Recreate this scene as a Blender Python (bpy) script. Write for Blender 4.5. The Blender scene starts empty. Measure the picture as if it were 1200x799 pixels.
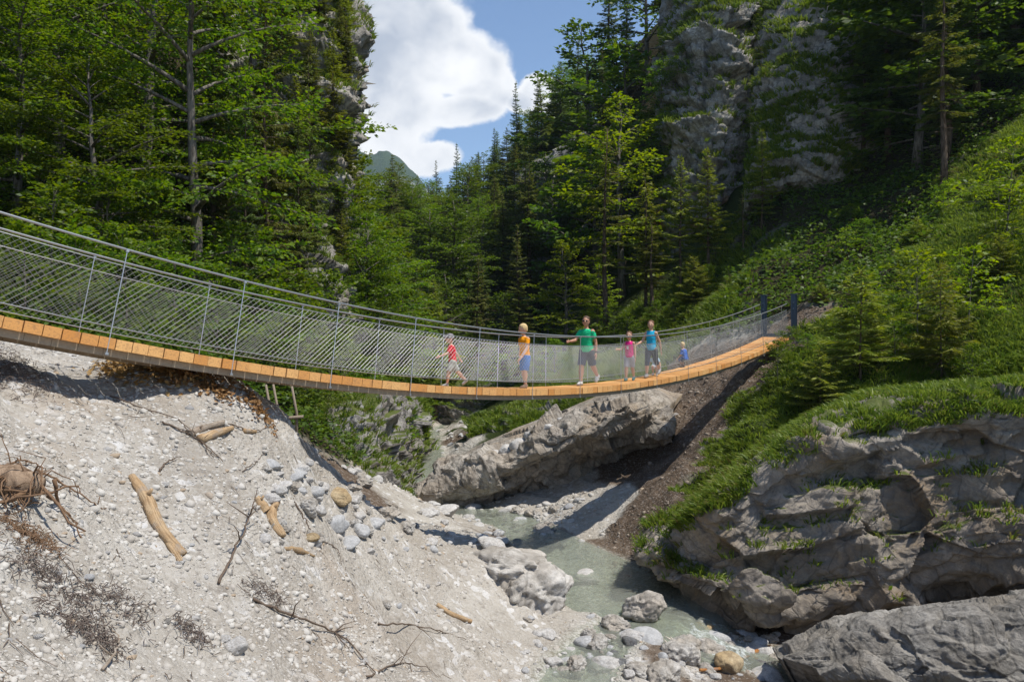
import bpy, bmesh, math, random
import numpy as np
from mathutils import Vector, Matrix
R = math.radians
rng = np.random.default_rng(7)
random.seed(7)
scene = bpy.context.scene
COL = scene.collection
FOC = 933.0            # focal length of the lens in photograph pixels

def P(px, py, d):
    return np.array([(px-600)/FOC*d, d, (400-py)/FOC*d])

# ------------------------------------------------------------------ noise
_N = 64
_LAT = np.random.default_rng(11).random((_N, _N, _N)).astype(np.float32)
def vn(p):
    """value noise in 0..1 of points (n,3)"""
    p = np.asarray(p, dtype=np.float64)
    i = np.floor(p).astype(np.int64); f = p - i
    f = f*f*f*(f*(f*6-15)+10)
    i0 = i % _N; i1 = (i+1) % _N
    x0, y0, z0 = i0.T; x1, y1, z1 = i1.T
    fx, fy, fz = f.T
    L = _LAT
    a = L[x0, y0, z0]*(1-fx)+L[x1, y0, z0]*fx
    b = L[x0, y1, z0]*(1-fx)+L[x1, y1, z0]*fx
    c = L[x0, y0, z1]*(1-fx)+L[x1, y0, z1]*fx
    d = L[x0, y1, z1]*(1-fx)+L[x1, y1, z1]*fx
    return (a*(1-fy)+b*fy)*(1-fz)+(c*(1-fy)+d*fy)*fz
def fbm(p, octv=4, lac=2.03, gain=.5):
    p = np.asarray(p, dtype=np.float64); s = np.zeros(len(p)); a = 1.; t = 0.
    for k in range(octv):
        s += a*(vn(p+17.3*k)*2-1); t += a; p = p*lac; a *= gain
    return s/t
def ridged(p, octv=4):
    p = np.asarray(p, dtype=np.float64); s = np.zeros(len(p)); a = 1.; t = 0.
    for k in range(octv):
        s += a*(1-np.abs(vn(p+9.1*k)*2-1)*1.6); t += a; p = p*2.1; a *= .5
    return s/t
def facets(q, scale, seed=0, tilt=1., step=.5, warp=.07):
    """fractured rock: every jittered cell is a tilted plane with its own offset"""
    p = np.asarray(q, float)*scale+seed*3.3
    p = p+warp*np.stack([fbm(p*1.3+5, 3), fbm(p*1.3+25, 3), fbm(p*1.3+45, 3)], 1)
    b = np.floor(p).astype(int); best = np.full(len(p), 1e9); out = np.zeros(len(p)); L = _LAT
    for dx in (-1, 0, 1):
        for dy in (-1, 0, 1):
            for dz in (-1, 0, 1):
                c = (b+[dx, dy, dz]); i, j, k = (c % _N).T
                h = np.stack([L[i, j, k], L[j, k, (i+31) % _N], L[k, (i+17) % _N, j]], 1)
                r = p-(c+h); d2 = (r*r).sum(1); m = d2 < best
                n = np.stack([L[(i+7) % _N, j, (k+3) % _N], L[(j+9) % _N, k, i], L[k, i, (j+21) % _N]], 1)-.5
                v = (r*n).sum(1)*2*tilt+(L[(i+40) % _N, (j+20) % _N, k]-.5)*step
                best = np.where(m, d2, best); out = np.where(m, v, out)
    return out/np.mean(np.atleast_1d(scale))
def sstep(a, b, x):
    t = np.clip((x-a)/(b-a), 0, 1); return t*t*(3-2*t)

# ------------------------------------------------------------------ mesh building
def make_mesh(name, V, F, mats=(), smooth=True, mat_idx=None):
    V = np.asarray(V, dtype=np.float32)
    me = bpy.data.meshes.new(name)
    if isinstance(F, np.ndarray):
        n, k = F.shape
        me.vertices.add(len(V)); me.vertices.foreach_set('co', V.ravel())
        me.loops.add(n*k); me.loops.foreach_set('vertex_index', F.astype(np.int32).ravel())
        me.polygons.add(n); me.polygons.foreach_set('loop_start', np.arange(0, n*k, k, dtype=np.int32))
        me.update(calc_edges=True)
    else:
        me.from_pydata([tuple(v) for v in V], [], [tuple(int(i) for i in f) for f in F])
    if mat_idx is not None:
        me.polygons.foreach_set('material_index', np.asarray(mat_idx, dtype=np.int32))
    if smooth:
        me.polygons.foreach_set('use_smooth', np.ones(len(me.polygons), dtype=bool))
    for m in (mats if isinstance(mats, (list, tuple)) else [mats]):
        me.materials.append(m)
    me.validate()
    return me
def link(name, me, parent=None, loc=None, rot=None, scale=None):
    o = bpy.data.objects.new(name, me); COL.objects.link(o)
    if parent is not None: o.parent = parent
    if loc is not None: o.location = tuple(loc)
    if rot is not None: o.rotation_euler = rot
    if scale is not None: o.scale = scale if hasattr(scale, '__len__') else (scale,)*3
    return o
def tag(o, label=None, cat=None, group=None, kind=None):
    if label: o['label'] = label
    if cat: o['category'] = cat
    if group: o['group'] = group
    if kind: o['kind'] = kind
    return o
def empty(name, loc=(0, 0, 0), rz=0., scale=1.):
    o = bpy.data.objects.new(name, None); COL.objects.link(o)
    o.empty_display_size = .1
    o.location = tuple(loc); o.rotation_euler = (0, 0, rz); o.scale = (scale,)*3
    return o
def attr(me, name, vals):
    a = me.attributes.new(name, 'FLOAT', 'POINT'); a.data.foreach_set('value', np.asarray(vals, dtype=np.float32))

class MB:
    """collects pieces of geometry, builds one mesh"""
    def __init__(s): s.V = []; s.F = []; s.n = 0; s.M = []; s.mi = 0
    def add(s, V, F):
        V = np.asarray(V, dtype=float)
        s.V.append(V)
        for f in F: s.F.append(tuple(int(i)+s.n for i in f)); s.M.append(s.mi)
        s.n += len(V)
    def box(s, c, ax, ay, az, hx, hy, hz):
        c = np.asarray(c, float); V = []
        for k in range(8):
            V.append(c+np.asarray(ax)*hx*(1 if k & 1 else -1)+np.asarray(ay)*hy*(1 if k & 2 else -1)+np.asarray(az)*hz*(1 if k & 4 else -1))
        s.add(V, [(0, 2, 3, 1), (4, 5, 7, 6), (0, 1, 5, 4), (2, 6, 7, 3), (0, 4, 6, 2), (1, 3, 7, 5)])
    def tube(s, pts, rad, sides=6, caps=True):
        V, F = tube(pts, rad, sides, caps); s.add(V, F)
    def build(s, name, mats, parent=None, smooth=False, **k):
        me = make_mesh(name, np.vstack(s.V), s.F, mats, smooth, s.M if s.mi or any(s.M) else None)
        return link(name, me, parent, **k)

def frames(pts):
    pts = np.asarray(pts, float)
    T = np.gradient(pts, axis=0); T /= np.linalg.norm(T, axis=1)[:, None]+1e-9
    ref = np.array([0, 0, 1.]) if abs(T[0][2]) < .9 else np.array([1., 0, 0])
    A = []; a = np.cross(T[0], ref); a /= np.linalg.norm(a)
    for t in T:
        a = a-t*np.dot(a, t); a /= np.linalg.norm(a)+1e-9; A.append(a)
    A = np.array(A); B = np.cross(T, A)
    return T, A, B
def tube(pts, rad, sides=6, caps=True, flat=1.):
    pts = np.asarray(pts, float); n = len(pts)
    rad = np.broadcast_to(np.asarray(rad, float), (n,))
    T, A, B = frames(pts)
    th = np.arange(sides)*2*math.pi/sides
    V = (pts[:, None, :]+rad[:, None, None]*(np.cos(th)[None, :, None]*A[:, None, :]+flat*np.sin(th)[None, :, None]*B[:, None, :])).reshape(-1, 3)
    F = []
    for i in range(n-1):
        for k in range(sides):
            k2 = (k+1) % sides
            F.append((i*sides+k, i*sides+k2, (i+1)*sides+k2, (i+1)*sides+k))
    if caps:
        F.append(tuple(range(sides))[::-1]); F.append(tuple((n-1)*sides+k for k in range(sides)))
    return V, F
def rotz(v, a):
    c, s = math.cos(a), math.sin(a)
    return np.array([v[0]*c-v[1]*s, v[0]*s+v[1]*c, v[2]])
def unit(v):
    v = np.asarray(v, float); return v/(np.linalg.norm(v, axis=-1, keepdims=True)+1e-12)

# ------------------------------------------------------------------ node helper
class NT:
    def __init__(s, name):
        s.m = bpy.data.materials.new(name); s.m.use_nodes = True
        s.t = s.m.node_tree; s.t.nodes.clear()
        s.out = s.t.nodes.new('ShaderNodeOutputMaterial')
    def n(s, ty, ins=None, **props):
        nd = s.t.nodes.new('ShaderNode'+ty)
        for k, v in props.items(): setattr(nd, k, v)
        for k, v in (ins or {}).items():
            sock = nd.inputs[k]
            if isinstance(v, bpy.types.NodeSocket): s.t.links.new(v, sock)
            else: sock.default_value = v
        return nd
    def coord(s, which='Object'): return s.n('TexCoord').outputs[which]
    def noise(s, co, scale, detail=5, rough=.55, dist=0.):
        return s.n('TexNoise', {'Vector': co, 'Scale': scale, 'Detail': detail, 'Roughness': rough, 'Distortion': dist}).outputs['Fac']
    def voro(s, co, scale, feature='F1', out='Distance'):
        return s.n('TexVoronoi', {'Vector': co, 'Scale': scale}, feature=feature).outputs[out]
    def math(s, op, a, b=0., clamp=False):
        return s.n('Math', {0: a, 1: b}, operation=op, use_clamp=clamp).outputs[0]
    def ramp(s, f, a, b):
        return s.n('MapRange', {'Value': f, 'From Min': a, 'From Max': b}, clamp=True, interpolation_type='SMOOTHSTEP').outputs[0]
    def mix(s, f, a, b, mode='MIX'):
        nd = s.n('Mix', data_type='RGBA', blend_type=mode, clamp_factor=True)
        for i, v in ((0, f), (6, a), (7, b)):
            if isinstance(v, bpy.types.NodeSocket): s.t.links.new(v, nd.inputs[i])
            else: nd.inputs[i].default_value = v if i == 0 else (tuple(v)+(1,) if len(v) == 3 else v)
        return nd.outputs[2]
    def scaleco(s, co, sx, sy, sz):
        return s.n('Mapping', {'Vector': co, 'Scale': (sx, sy, sz)}).outputs[0]
    def bump(s, h, strength, dist, normal=None):
        ins = {'Height': h, 'Strength': strength, 'Distance': dist}
        if normal is not None: ins['Normal'] = normal
        return s.n('Bump', ins).outputs[0]
    def pbr(s, col, rough=.8, normal=None, spec=.3, **kw):
        ins = {'Base Color': col if isinstance(col, bpy.types.NodeSocket) else tuple(col)+(1,), 'Roughness': rough, 'Specular IOR Level': spec}
        if normal is not None: ins['Normal'] = normal
        ins.update(kw)
        b = s.n('BsdfPrincipled', ins)
        s.t.links.new(b.outputs[0], s.out.inputs[0]); return b
    def attr(s, name): return s.n('Attribute', attribute_name=name).outputs['Fac']

def plain(name, col, rough=.6, metal=0., spec=.4, var=.0):
    g = NT(name)
    c = col
    if var:
        f = g.noise(g.coord(), 30, 3)
        c = g.mix(f, tuple(x*(1-var) for x in col), tuple(min(1, x*(1+var)) for x in col))
    g.pbr(c, rough, spec=spec, Metallic=metal)
    return g.m

def rock_mat(name, base=(.36, .335, .30), light=(.47, .45, .42), dark=(.15, .135, .12), stain=(.30, .235, .16), moss=.0, scale=1., stain_amt=.5, strata=(0., 0., 1.), bumpd=.08, streak=0., orange=0.):
    g = NT(name); co = g.coord()
    wco = g.n('VectorMath', {0: co, 1: g.n('TexNoise', {'Vector': co, 'Scale': .8*scale, 'Detail': 3}).outputs['Color']}, operation='ADD').outputs[0]
    n1 = g.noise(co, .55*scale, 6, .6); n2 = g.noise(co, 3.2*scale, 8, .68); n3 = g.noise(wco, 14*scale, 8, .7)
    c = g.mix(g.ramp(n1, .35, .65), base, light)
    c = g.mix(g.math('MULTIPLY', g.ramp(g.noise(wco, .9*scale, 5), .45, .68), stain_amt), c, stain)
    c = g.mix(g.math('MULTIPLY', g.ramp(n2, .56, .40), .55), c, dark)
    c = g.mix(g.math('MULTIPLY', g.ramp(n3, .50, .36), .5), c, dark)
    c = g.mix(g.math('MULTIPLY', g.ramp(n3, .58, .70), .4), c, tuple(min(1, x*1.25) for x in light))
    # bedding planes
    st = g.n('VectorMath', {0: wco, 1: strata}, operation='DOT_PRODUCT').outputs['Value']
    st = g.noise(g.n('CombineXYZ', {2: st}).outputs[0], 4.5*scale, 4, .7)
    c = g.mix(g.math('MULTIPLY', g.ramp(st, .50, .36), .45), c, dark)
    cr = g.voro(wco, 1.7*scale, 'DISTANCE_TO_EDGE'); cr2 = g.ramp(cr, .0, .05)
    c = g.mix(g.math('MULTIPLY', g.math('SUBTRACT', 1., cr2), .35), c, tuple(x*.5 for x in dark))
    if streak:
        sk = g.noise(g.scaleco(co, 1.1, 1.1, .09), 1.4, 5, .6)
        c = g.mix(g.math('MULTIPLY', g.ramp(sk, .52, .68), streak), c, (.055, .06, .066))
    if orange:
        ok = g.ramp(g.noise(wco, .5, 4), .50, .62)
        zz = g.n('SeparateXYZ', {0: co}).outputs['Z']
        ok = g.math('MULTIPLY', ok, g.math('MULTIPLY', g.ramp(zz, 2.5, 4.5), g.ramp(zz, 9.5, 7.5)))
        c = g.mix(g.math('MULTIPLY', ok, orange), c, (.42, .19, .07))
    if moss:
        nz = g.n('SeparateXYZ', {0: g.n('NewGeometry').outputs['Normal']}).outputs['Z']
        mk = g.ramp(g.math('ADD', nz, g.math('MULTIPLY', g.math('SUBTRACT', g.noise(co, 1.6, 6, .65), .5), 1.6)), .78-.35*moss, .98-.25*moss)
        mc = g.mix(g.noise(co, 5, 4), (.045, .075, .014), (.13, .14, .035))
        c = g.mix(mk, c, mc)
    h = g.math('ADD', g.math('MULTIPLY', n2, .6), g.math('MULTIPLY', n3, .35))
    h = g.math('ADD', h, g.math('MULTIPLY', st, .5))
    n4 = g.noise(wco, 46*scale, 5, .7); c = g.mix(g.math('MULTIPLY', g.ramp(n4, .47, .36), .45), c, dark)
    h = g.math('ADD', h, g.math('MULTIPLY', cr2, .12)); h = g.math('ADD', h, g.math('MULTIPLY', n4, .18))
    g.pbr(c, .88, g.bump(h, 1., bumpd), spec=.2)
    return g.m

def leaf_mat(name, a, b, tr, tmix=.45, rough=.5):
    g = NT(name); co = g.coord()
    rnd = g.n('ObjectInfo').outputs['Random']
    isl = g.n('NewGeometry').outputs['Random Per Island']
    f = g.math('ADD', g.math('MULTIPLY', isl, .55), g.math('MULTIPLY', g.noise(co, .7, 3), .6))
    c = g.mix(g.ramp(f, .25, .85), a, b)
    hv = g.n('HueSaturation', {'Hue': g.math('ADD', .485, g.math('MULTIPLY', rnd, .03)), 'Saturation': .98, 'Value': g.math('ADD', .78, g.math('MULTIPLY', rnd, .45)), 'Color': c}).outputs[0]
    d = g.n('BsdfPrincipled', {'Base Color': hv, 'Roughness': rough, 'Specular IOR Level': .3})
    tcol = g.n('HueSaturation', {'Hue': .5, 'Saturation': 1.1, 'Value': tr, 'Color': hv}).outputs[0]
    t = g.n('BsdfTranslucent', {'Color': tcol})
    ms = g.n('MixShader', {0: tmix, 1: d.outputs[0], 2: t.outputs[0]})
    g.t.links.new(ms.outputs[0], g.out.inputs[0])
    return g.m
# ------------------------------------------------------------------ terrain control points: photo column, photo row, distance, ground type
# g gravel, e dark earth, G grass, f forest floor, and shade painted on the slope below the right cliffs
CP = '''
-411 282 7.2 g|-500 420 5 g|-300 560 5 g|0 418 10.6 g|0 480 8.2 g|0 560 7 g|0 650 6 g|0 799 4.6 g|150 470 10.6 g|150 550 8.8 g|150 650 7.4 g|150 799 5.8 g
300 482 11.8 g|300 560 10.2 g|300 650 8.8 g|300 799 7 g|400 562 13.5 g|380 590 12.5 g|400 650 11.2 g|400 799 8.4 g|470 610 14.5 g|500 645 14.2 g|500 700 12.6 g|500 799 9.8 g
560 640 16.6 g|600 648 15.6 g|600 720 13.5 g|600 799 11 g|650 799 11.4 g|-200 900 3 g|600 1000 4.5 g|900 1100 4.5 g|1300 1100 4 g
-100 395 13 f|0 392 13.5 f|0 330 17 f|0 200 22 f|0 0 28 f|-300 395 12 f|-500 300 14 f|-500 0 24 f|-900 400 12 f|-900 0 24 f
100 424 11.8 g|100 402 15 f|100 320 20 f|100 100 28 f|100 -150 36 f|200 432 11.4 g|200 415 18 f|200 340 24 f|200 200 30 f|200 0 36 f|200 -200 44 f
280 455 11.7 g|280 442 20 f|280 390 27 f|280 200 33 f|280 0 38 f|338 490 12.2 g|350 525 14.5 e|400 590 17 e|350 445 25 f|365 425 29 f|380 430 30 f
345 160 38 f|345 0 42 f|345 -100 46 f|430 450 32 e|440 430 42 f|420 446 36 f|428 435 39 f|448 415 49 f|405 440 33 f|415 425 44 f|425 405 52 f|430 380 55 f|450 360 75 f|450 340 100 f|450 325 130 f|455 310 180 f|330 200 70 f|400 330 68 f|330 100 100 f
530 290 120 f|530 330 90 f|530 380 65 f|530 430 54 f|620 225 110 f|620 290 80 f|620 370 58 f|610 440 47 f|690 165 90 f|690 250 72 f|690 340 55 G|690 400 45 G
740 60 75 f|740 200 62 f|750 330 50 G|740 385 42 G|620 487 32 G|640 455 38 G|700 445 34 G|760 428 35 G|800 400 37 G|565 505 37 G|578 497 38.5 G|566 488 43 G|590 480 41 G|522 497 42 g|548 508 37.5 e|505 522 34.5 g|482 548 29 g|470 575 24.5 g|540 472 54 e|540 445 58 f
660 640 19 e|760 600 20 e|800 540 23 e|850 500 23.5 e|815 520 24 e|790 560 21.5 e|835 545 21 e|900 424 27 e|870 450 26 e|835 480 25 e|780 470 29 e|720 602 20.5 g|680 602 22 g|700 577 23.5 g|740 560 24 e|800 600 18.5 e|700 652 18.6 e|725 655 17.4 e
850 560 19.8 G|915 502 20.8 G|1000 458 20.5 G|1100 443 20.5 G|1210 434 19.5 G|1330 422 18.5 G|870 760 15.2 e|1000 755 16 e|1200 745 16 e|1100 830 11.5 e|1000 840 11 e|1250 860 10 e|1400 720 9 e|1500 500 14 G|1500 300 22 G
1100 400 22 G|1100 300 26 G|1200 250 28 G|1200 170 32 G|1000 335 29 f|985 390 25.5 G|905 440 23.5 G|880 500 21 G|930 388 27.4 e|960 350 28.5 f|900 310 35 f|920 350 31 f|1040 270 33 f|850 345 38 G|800 372 38 G|760 375 41 G
800 315 46 G|830 360 35 G|950 225 41 f|1020 222 40 f|1100 150 39 f|1200 50 42 f|1300 0 44 f|1000 30 56 f|900 -60 64 f|850 -50 62 f|1100 -150 60 f|1300 -200 60 f|790 100 66 f
300 -100 80 f|600 250 200 f|600 230 350 f|450 300 300 f|200 100 250 f|900 -100 200 f|1500 0 200 f|-500 0 200 f|450 330 1000 f|200 250 1000 f|900 200 1000 f|600 350 3000 f|0 330 3000 f|1200 330 3000 f'''
cp = []
for line in CP.strip().splitlines():
    for it in line.split('|'):
        a = [float(x) if x[-1] not in 'geGf' else x for x in it.split()]; cp.append((a[0], a[1], a[2]*(1.06 if 440 < a[0] < 760 and a[1] > 590 and a[2] < 22 else 1.), a[3]))
CX = np.array([P(*c[:3]) for c in cp]); CT = [c[3] for c in cp]
APEX = 5.0
def uv(xy):
    x, y = xy[:, 0], xy[:, 1]
    r = np.hypot(x, y+APEX)
    return np.stack([np.arctan2(x, y+APEX)*1.25, np.log(r+1e-6)], 1)
CU = uv(CX[:, :2])
def kern(a, b): return np.sqrt(((a[:, None, :]-b[None, :, :])**2).sum(-1)+.0004)
_K = kern(CU, CU); n_ = len(CU)
_A = np.zeros((n_+3, n_+3)); _A[:n_, :n_] = _K+np.eye(n_)*-.004; _A[:n_, n_] = 1; _A[:n_, n_+1:] = CU; _A[n_, :n_] = 1; _A[n_+1:, :n_] = CU.T
_W = np.linalg.solve(_A, np.concatenate([CX[:, 2]/np.hypot(CX[:, 0], CX[:, 1]+APEX), [0, 0, 0]]))   # interpolates the slope z/r

# ------------------------------------------------------------------ river: photo column, row, distance, half width
RIV = [(1500, 1150, 7, 1.0), (1220, 900, 10.2, .9), (1010, 812, 12.6, .8), (940, 790, 13.15, .72), (880, 772, 13.55, .68), (830, 750, 13.8, .62), (765, 708, 14.9, 1.25), (705, 680, 16.3, 1.35), (648, 640, 18.6, .85), (596, 610, 21.1, .7),
       (530, 590, 23.4, .75), (490, 562, 26.8, 1.35), (492, 538, 31, .95), (508, 513, 38, .35), (524, 498, 44, .3), (610, 487, 52, 1.3), (760, 476, 60, 1.3)]
RIV2 = [(765, 712, 14.8, .6), (720, 740, 13.5, .55), (690, 768, 12.6, .6), (680, 810, 11.4, .7), (760, 880, 10.2, .8), (950, 890, 10.3, .8)]
RIV = [(a, b, c*1.06, w*1.03) for a, b, c, w in RIV]; RIV2 = [(a, b, c*1.06, w) for a, b, c, w in RIV2]
def densify(st, n=14):
    q = np.array([list(P(*s[:3]))+[s[3]] for s in st]); out = []
    for i in range(len(q)-1):
        p0, p1, p2, p3 = q[max(i-1, 0)], q[i], q[i+1], q[min(i+2, len(q)-1)]
        for k in range(n):
            t = k/n
            out.append(.5*((2*p1)+(-p0+p2)*t+(2*p0-5*p1+4*p2-p3)*t*t+(-p0+3*p1-3*p2+p3)*t**3))
    out.append(q[-1]); return np.array(out)
RV = densify(RIV); RV2 = densify(RIV2); RALL = np.vstack([RV, RV2])
def river_at(xy):
    """signed distance to the water's edge, and the water's level there"""
    D = np.full(len(xy), 1e9); Z = np.zeros(len(xy))
    for c in range(0, len(xy), 20000):
        s = xy[c:c+20000]
        d = np.sqrt(((s[:, None, :]-RALL[None, :, :2])**2).sum(-1))
        e = d-RALL[None, :, 3]
        j = e.argmin(1); D[c:c+20000] = e[np.arange(len(s)), j]
        w = 1/(d**2+.05)**2; Z[c:c+20000] = (w*RALL[None, :, 2]).sum(1)/w.sum(1)
    return D, Z
_TI = {'g': 0, 'e': 1, 'G': 2, 'f': 3}
_onehot = np.zeros((n_, 4)); _onehot[np.arange(n_), [_TI[t] for t in CT]] = 1
def ground(xy, want_types=False):
    xy = np.asarray(xy, float); N = len(xy)
    z = np.empty(N); T = np.empty((N, 4))
    jit = np.stack([fbm(np.c_[xy*.9, np.zeros(N)], 4), fbm(np.c_[xy*.9, np.full(N, 9.)], 4)], 1)
    r = np.hypot(xy[:, 0], xy[:, 1]+APEX)
    for c in range(0, N, 20000):
        u = uv(xy[c:c+20000]); k = kern(u, CU)
        z[c:c+20000] = k@_W[:n_]+_W[n_]+u@_W[n_+1:]
        uj = u+jit[c:c+20000]*np.array([.06, .06]); k = kern(uj, CU)
        w = 1/(k+.01)**5; T[c:c+20000] = (w@_onehot)/w.sum(1)[:, None]
    z *= r
    p3 = np.c_[xy, np.zeros(N)]
    far = np.clip(r/40, .5, 6)
    rill = ridged(p3@np.array([[.55, -.22, 0], [.9, .3, 0], [0, 0, 1]])*np.array([1.6, .55, 1])+2, 3)
    z += T[:, 0]*(fbm(p3*.7, 5)*.17+fbm(p3*3.1+4, 4)*.06+(rill-.35)*.10+np.maximum(fbm(p3*6+1, 2), .12)*.05)
    z += T[:, 1]*(fbm(p3*.9, 5)*.34+ridged(p3*np.array([2.2, .9, 1]), 3)*.14)
    z += T[:, 2]*(fbm(p3*.6, 4)*.40)
    z += T[:, 3]*(fbm(p3*.3, 4)*.8*np.minimum(far, 2))
    D, ZW = river_at(xy)
    b = sstep(0, 1.3, D+fbm(p3*1.3, 3)*.45)
    b = np.where(D > 3, 1, b)
    bed = ZW-.26*np.clip(-D, 0, .7)/.7+.05*fbm(p3*2.5, 3)+.05*np.clip(D, 0, 1)
    zb = bed*(1-b)+z*b
    near = xy[:, 1] < 62
    z = np.where(near, zb, z)
    if want_types:
        return z, T, D, ZW
    return z
def gz(x, y): return float(ground(np.array([[x, y]]))[0])
def gpt(px, d):
    x = (px-600)/FOC*d; return np.array([x, d, gz(x, d)])
def hits(pxy, d0=3.2, d1=70, n=420):
    """where the sight line through each photo point meets the ground"""
    pxy = np.asarray(pxy, float); ds = np.geomspace(d0, d1, n); out = []
    X = (pxy[:, 0, None]-600)/FOC*ds; Y = np.broadcast_to(ds, X.shape); Z = (400-pxy[:, 1, None])/FOC*ds
    G = ground(np.c_[X.ravel(), Y.ravel()]).reshape(X.shape)
    for i in range(len(pxy)):
        b = np.nonzero(Z[i] < G[i])[0]; j = b[0] if len(b) else n-1
        out.append((X[i, j], Y[i, j], G[i, j]))
    return np.array(out)

# ---- ground material
def ground_mat():
    g = NT('ground_material'); co = g.coord()
    we = g.attr('earth'); wg = g.attr('grass'); wf = g.attr('forest'); wb = g.attr('bed')
    n1 = g.noise(co, .6, 6, .6); n2 = g.noise(co, 5, 7, .7); n3 = g.noise(co, 28, 6, .75)
    v1 = g.n('TexVoronoi', {'Vector': co, 'Scale': 9.}); v2 = g.n('TexVoronoi', {'Vector': co, 'Scale': 26.})
    cell = g.n('SeparateColor', {0: v2.outputs['Color']}).outputs[0]; cell1 = g.n('SeparateColor', {0: v1.outputs['Color']}).outputs[0]
    grav = g.mix(g.ramp(n1, .35, .65), (.345, .308, .258), (.455, .42, .365))
    grav = g.mix(g.math('MULTIPLY', g.ramp(cell, .55, 1.), .3), grav, (.55, .525, .485))
    grav = g.mix(g.math('MULTIPLY', g.ramp(cell, .3, 0.), .35), grav, (.27, .235, .20))
    grav = g.mix(g.math('MULTIPLY', g.ramp(cell1, .72, .95), g.ramp(g.noise(co, 1.2, 4), .45, .6)), grav, (.60, .58, .55))
    grav = g.mix(g.math('MULTIPLY', g.ramp(n2, .46, .32), .6), grav, (.20, .17, .14))
    grav = g.mix(g.math('MULTIPLY', g.ramp(g.noise(co, .35, 5), .55, .72), .5), grav, (.36, .29, .22))
    earth = g.mix(n2, (.065, .045, .030), (.17, .125, .09))
    earth = g.mix(g.math('MULTIPLY', g.ramp(cell, .7, 1.), .6), earth, (.34, .30, .26))
    earth = g.mix(g.ramp(n1, .55, .75), earth, (.22, .175, .135))
    grass = g.mix(n2, (.02, .03, .008), (.05, .065, .015))
    forest = g.mix(n2, (.02, .024, .008), (.06, .045, .025))  # also darkens the slope below the right cliffs in place of shade
    bed = g.mix(g.ramp(cell, .2, .9), (.27, .27, .22), (.50, .49, .43))
    bed = g.mix(g.ramp(n2, .5, .3), bed, (.17, .155, .09))
    c = g.mix(we, grav, earth); c = g.mix(wg, c, grass); c = g.mix(wf, c, forest); c = g.mix(wb, c, bed)
    h = g.math('ADD', g.math('MULTIPLY', g.math('SUBTRACT', 1., v1.outputs['Distance']), .5), g.math('MULTIPLY', g.math('SUBTRACT', 1., v2.outputs['Distance']), .25))
    h = g.math('ADD', h, g.math('MULTIPLY', n2, .8)); h = g.math('ADD', h, g.math('MULTIPLY', n3, .3))
    g.pbr(c, .95, g.bump(h, 1., .07), spec=.12)
    return g.m
M_ground = ground_mat()
rr = [3.0]
while rr[-1] < 3200:
    r_ = rr[-1]; rr.append(r_*(1.0055 if r_ < 62 else 1.03))
rr = np.array(rr); th = np.linspace(R(-74), R(74), 860)
RRg, THg = np.meshgrid(rr, th, indexing='ij')
gxy = np.c_[(RRg*np.sin(THg)).ravel(), (RRg*np.cos(THg)-APEX).ravel()]
gzv, gT, gD, gZW = ground(gxy, True)
nr, nc = RRg.shape
I = np.arange(nr*nc).reshape(nr, nc)
gF = np.stack([I[:-1, :-1].ravel(), I[:-1, 1:].ravel(), I[1:, 1:].ravel(), I[1:, :-1].ravel()], 1)[:, ::-1]
me = make_mesh('ground', np.c_[gxy, gzv], gF, M_ground)
sharp = lambda x: sstep(.35, .65, x)
attr(me, 'earth', sharp(gT[:, 1])); attr(me, 'grass', sharp(gT[:, 2])); attr(me, 'forest', sharp(gT[:, 3]))
attr(me, 'bed', np.where(gxy[:, 1] < 62, sstep(.25, -.15, gD), 0))
tag(link('ground', me), kind='structure')

# ------------------------------------------------------------------ water
def water_mat():
    g = NT('water_material'); co = g.coord()
    foam = g.attr('foam'); flow = g.attr('along')
    n1 = g.noise(co, 7, 4, .6, .6); n2 = g.noise(co, 22, 3, .6); nb = g.noise(g.scaleco(co, 1, 1, 1), 2.2, 3)
    h = g.math('ADD', n1, g.math('MULTIPLY', n2, .4)); h = g.math('ADD', h, g.math('MULTIPLY', nb, .7))
    nm = g.bump(h, .8, .06)
    fr = g.n('Fresnel', {'IOR': 1.33, 'Normal': nm}).outputs[0]
    tr = g.n('BsdfTransparent', {'Color': (.83, .89, .81, 1)})
    df = g.n('BsdfDiffuse', {'Color': (.46, .48, .40, 1), 'Normal': nm})
    gl = g.n('BsdfGlossy', {'Color': (1, 1, 1, 1), 'Roughness': .06, 'Normal': nm})
    b = g.n('MixShader', {0: g.math('ADD', .16, g.math('MULTIPLY', g.noise(co, .8, 3), .30)), 1: tr.outputs[0], 2: df.outputs[0]})
    b = g.n('MixShader', {0: fr, 1: b.outputs[0], 2: gl.outputs[0]})
    fm = g.ramp(g.math('ADD', foam, g.math('MULTIPLY', g.math('SUBTRACT', g.noise(co, 6, 6, .7, .8), .5), 1.5)), .42, .95)
    fd = g.n('BsdfDiffuse', {'Color': (.66, .70, .69, 1), 'Normal': g.bump(g.noise(co, 25, 4, .7), 1., .04)})
    b = g.n('MixShader', {0: fm, 1: b.outputs[0], 2: fd.outputs[0]})
    g.t.links.new(b.outputs[0], g.out.inputs[0]); return g.m
M_water = water_mat()
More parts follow.
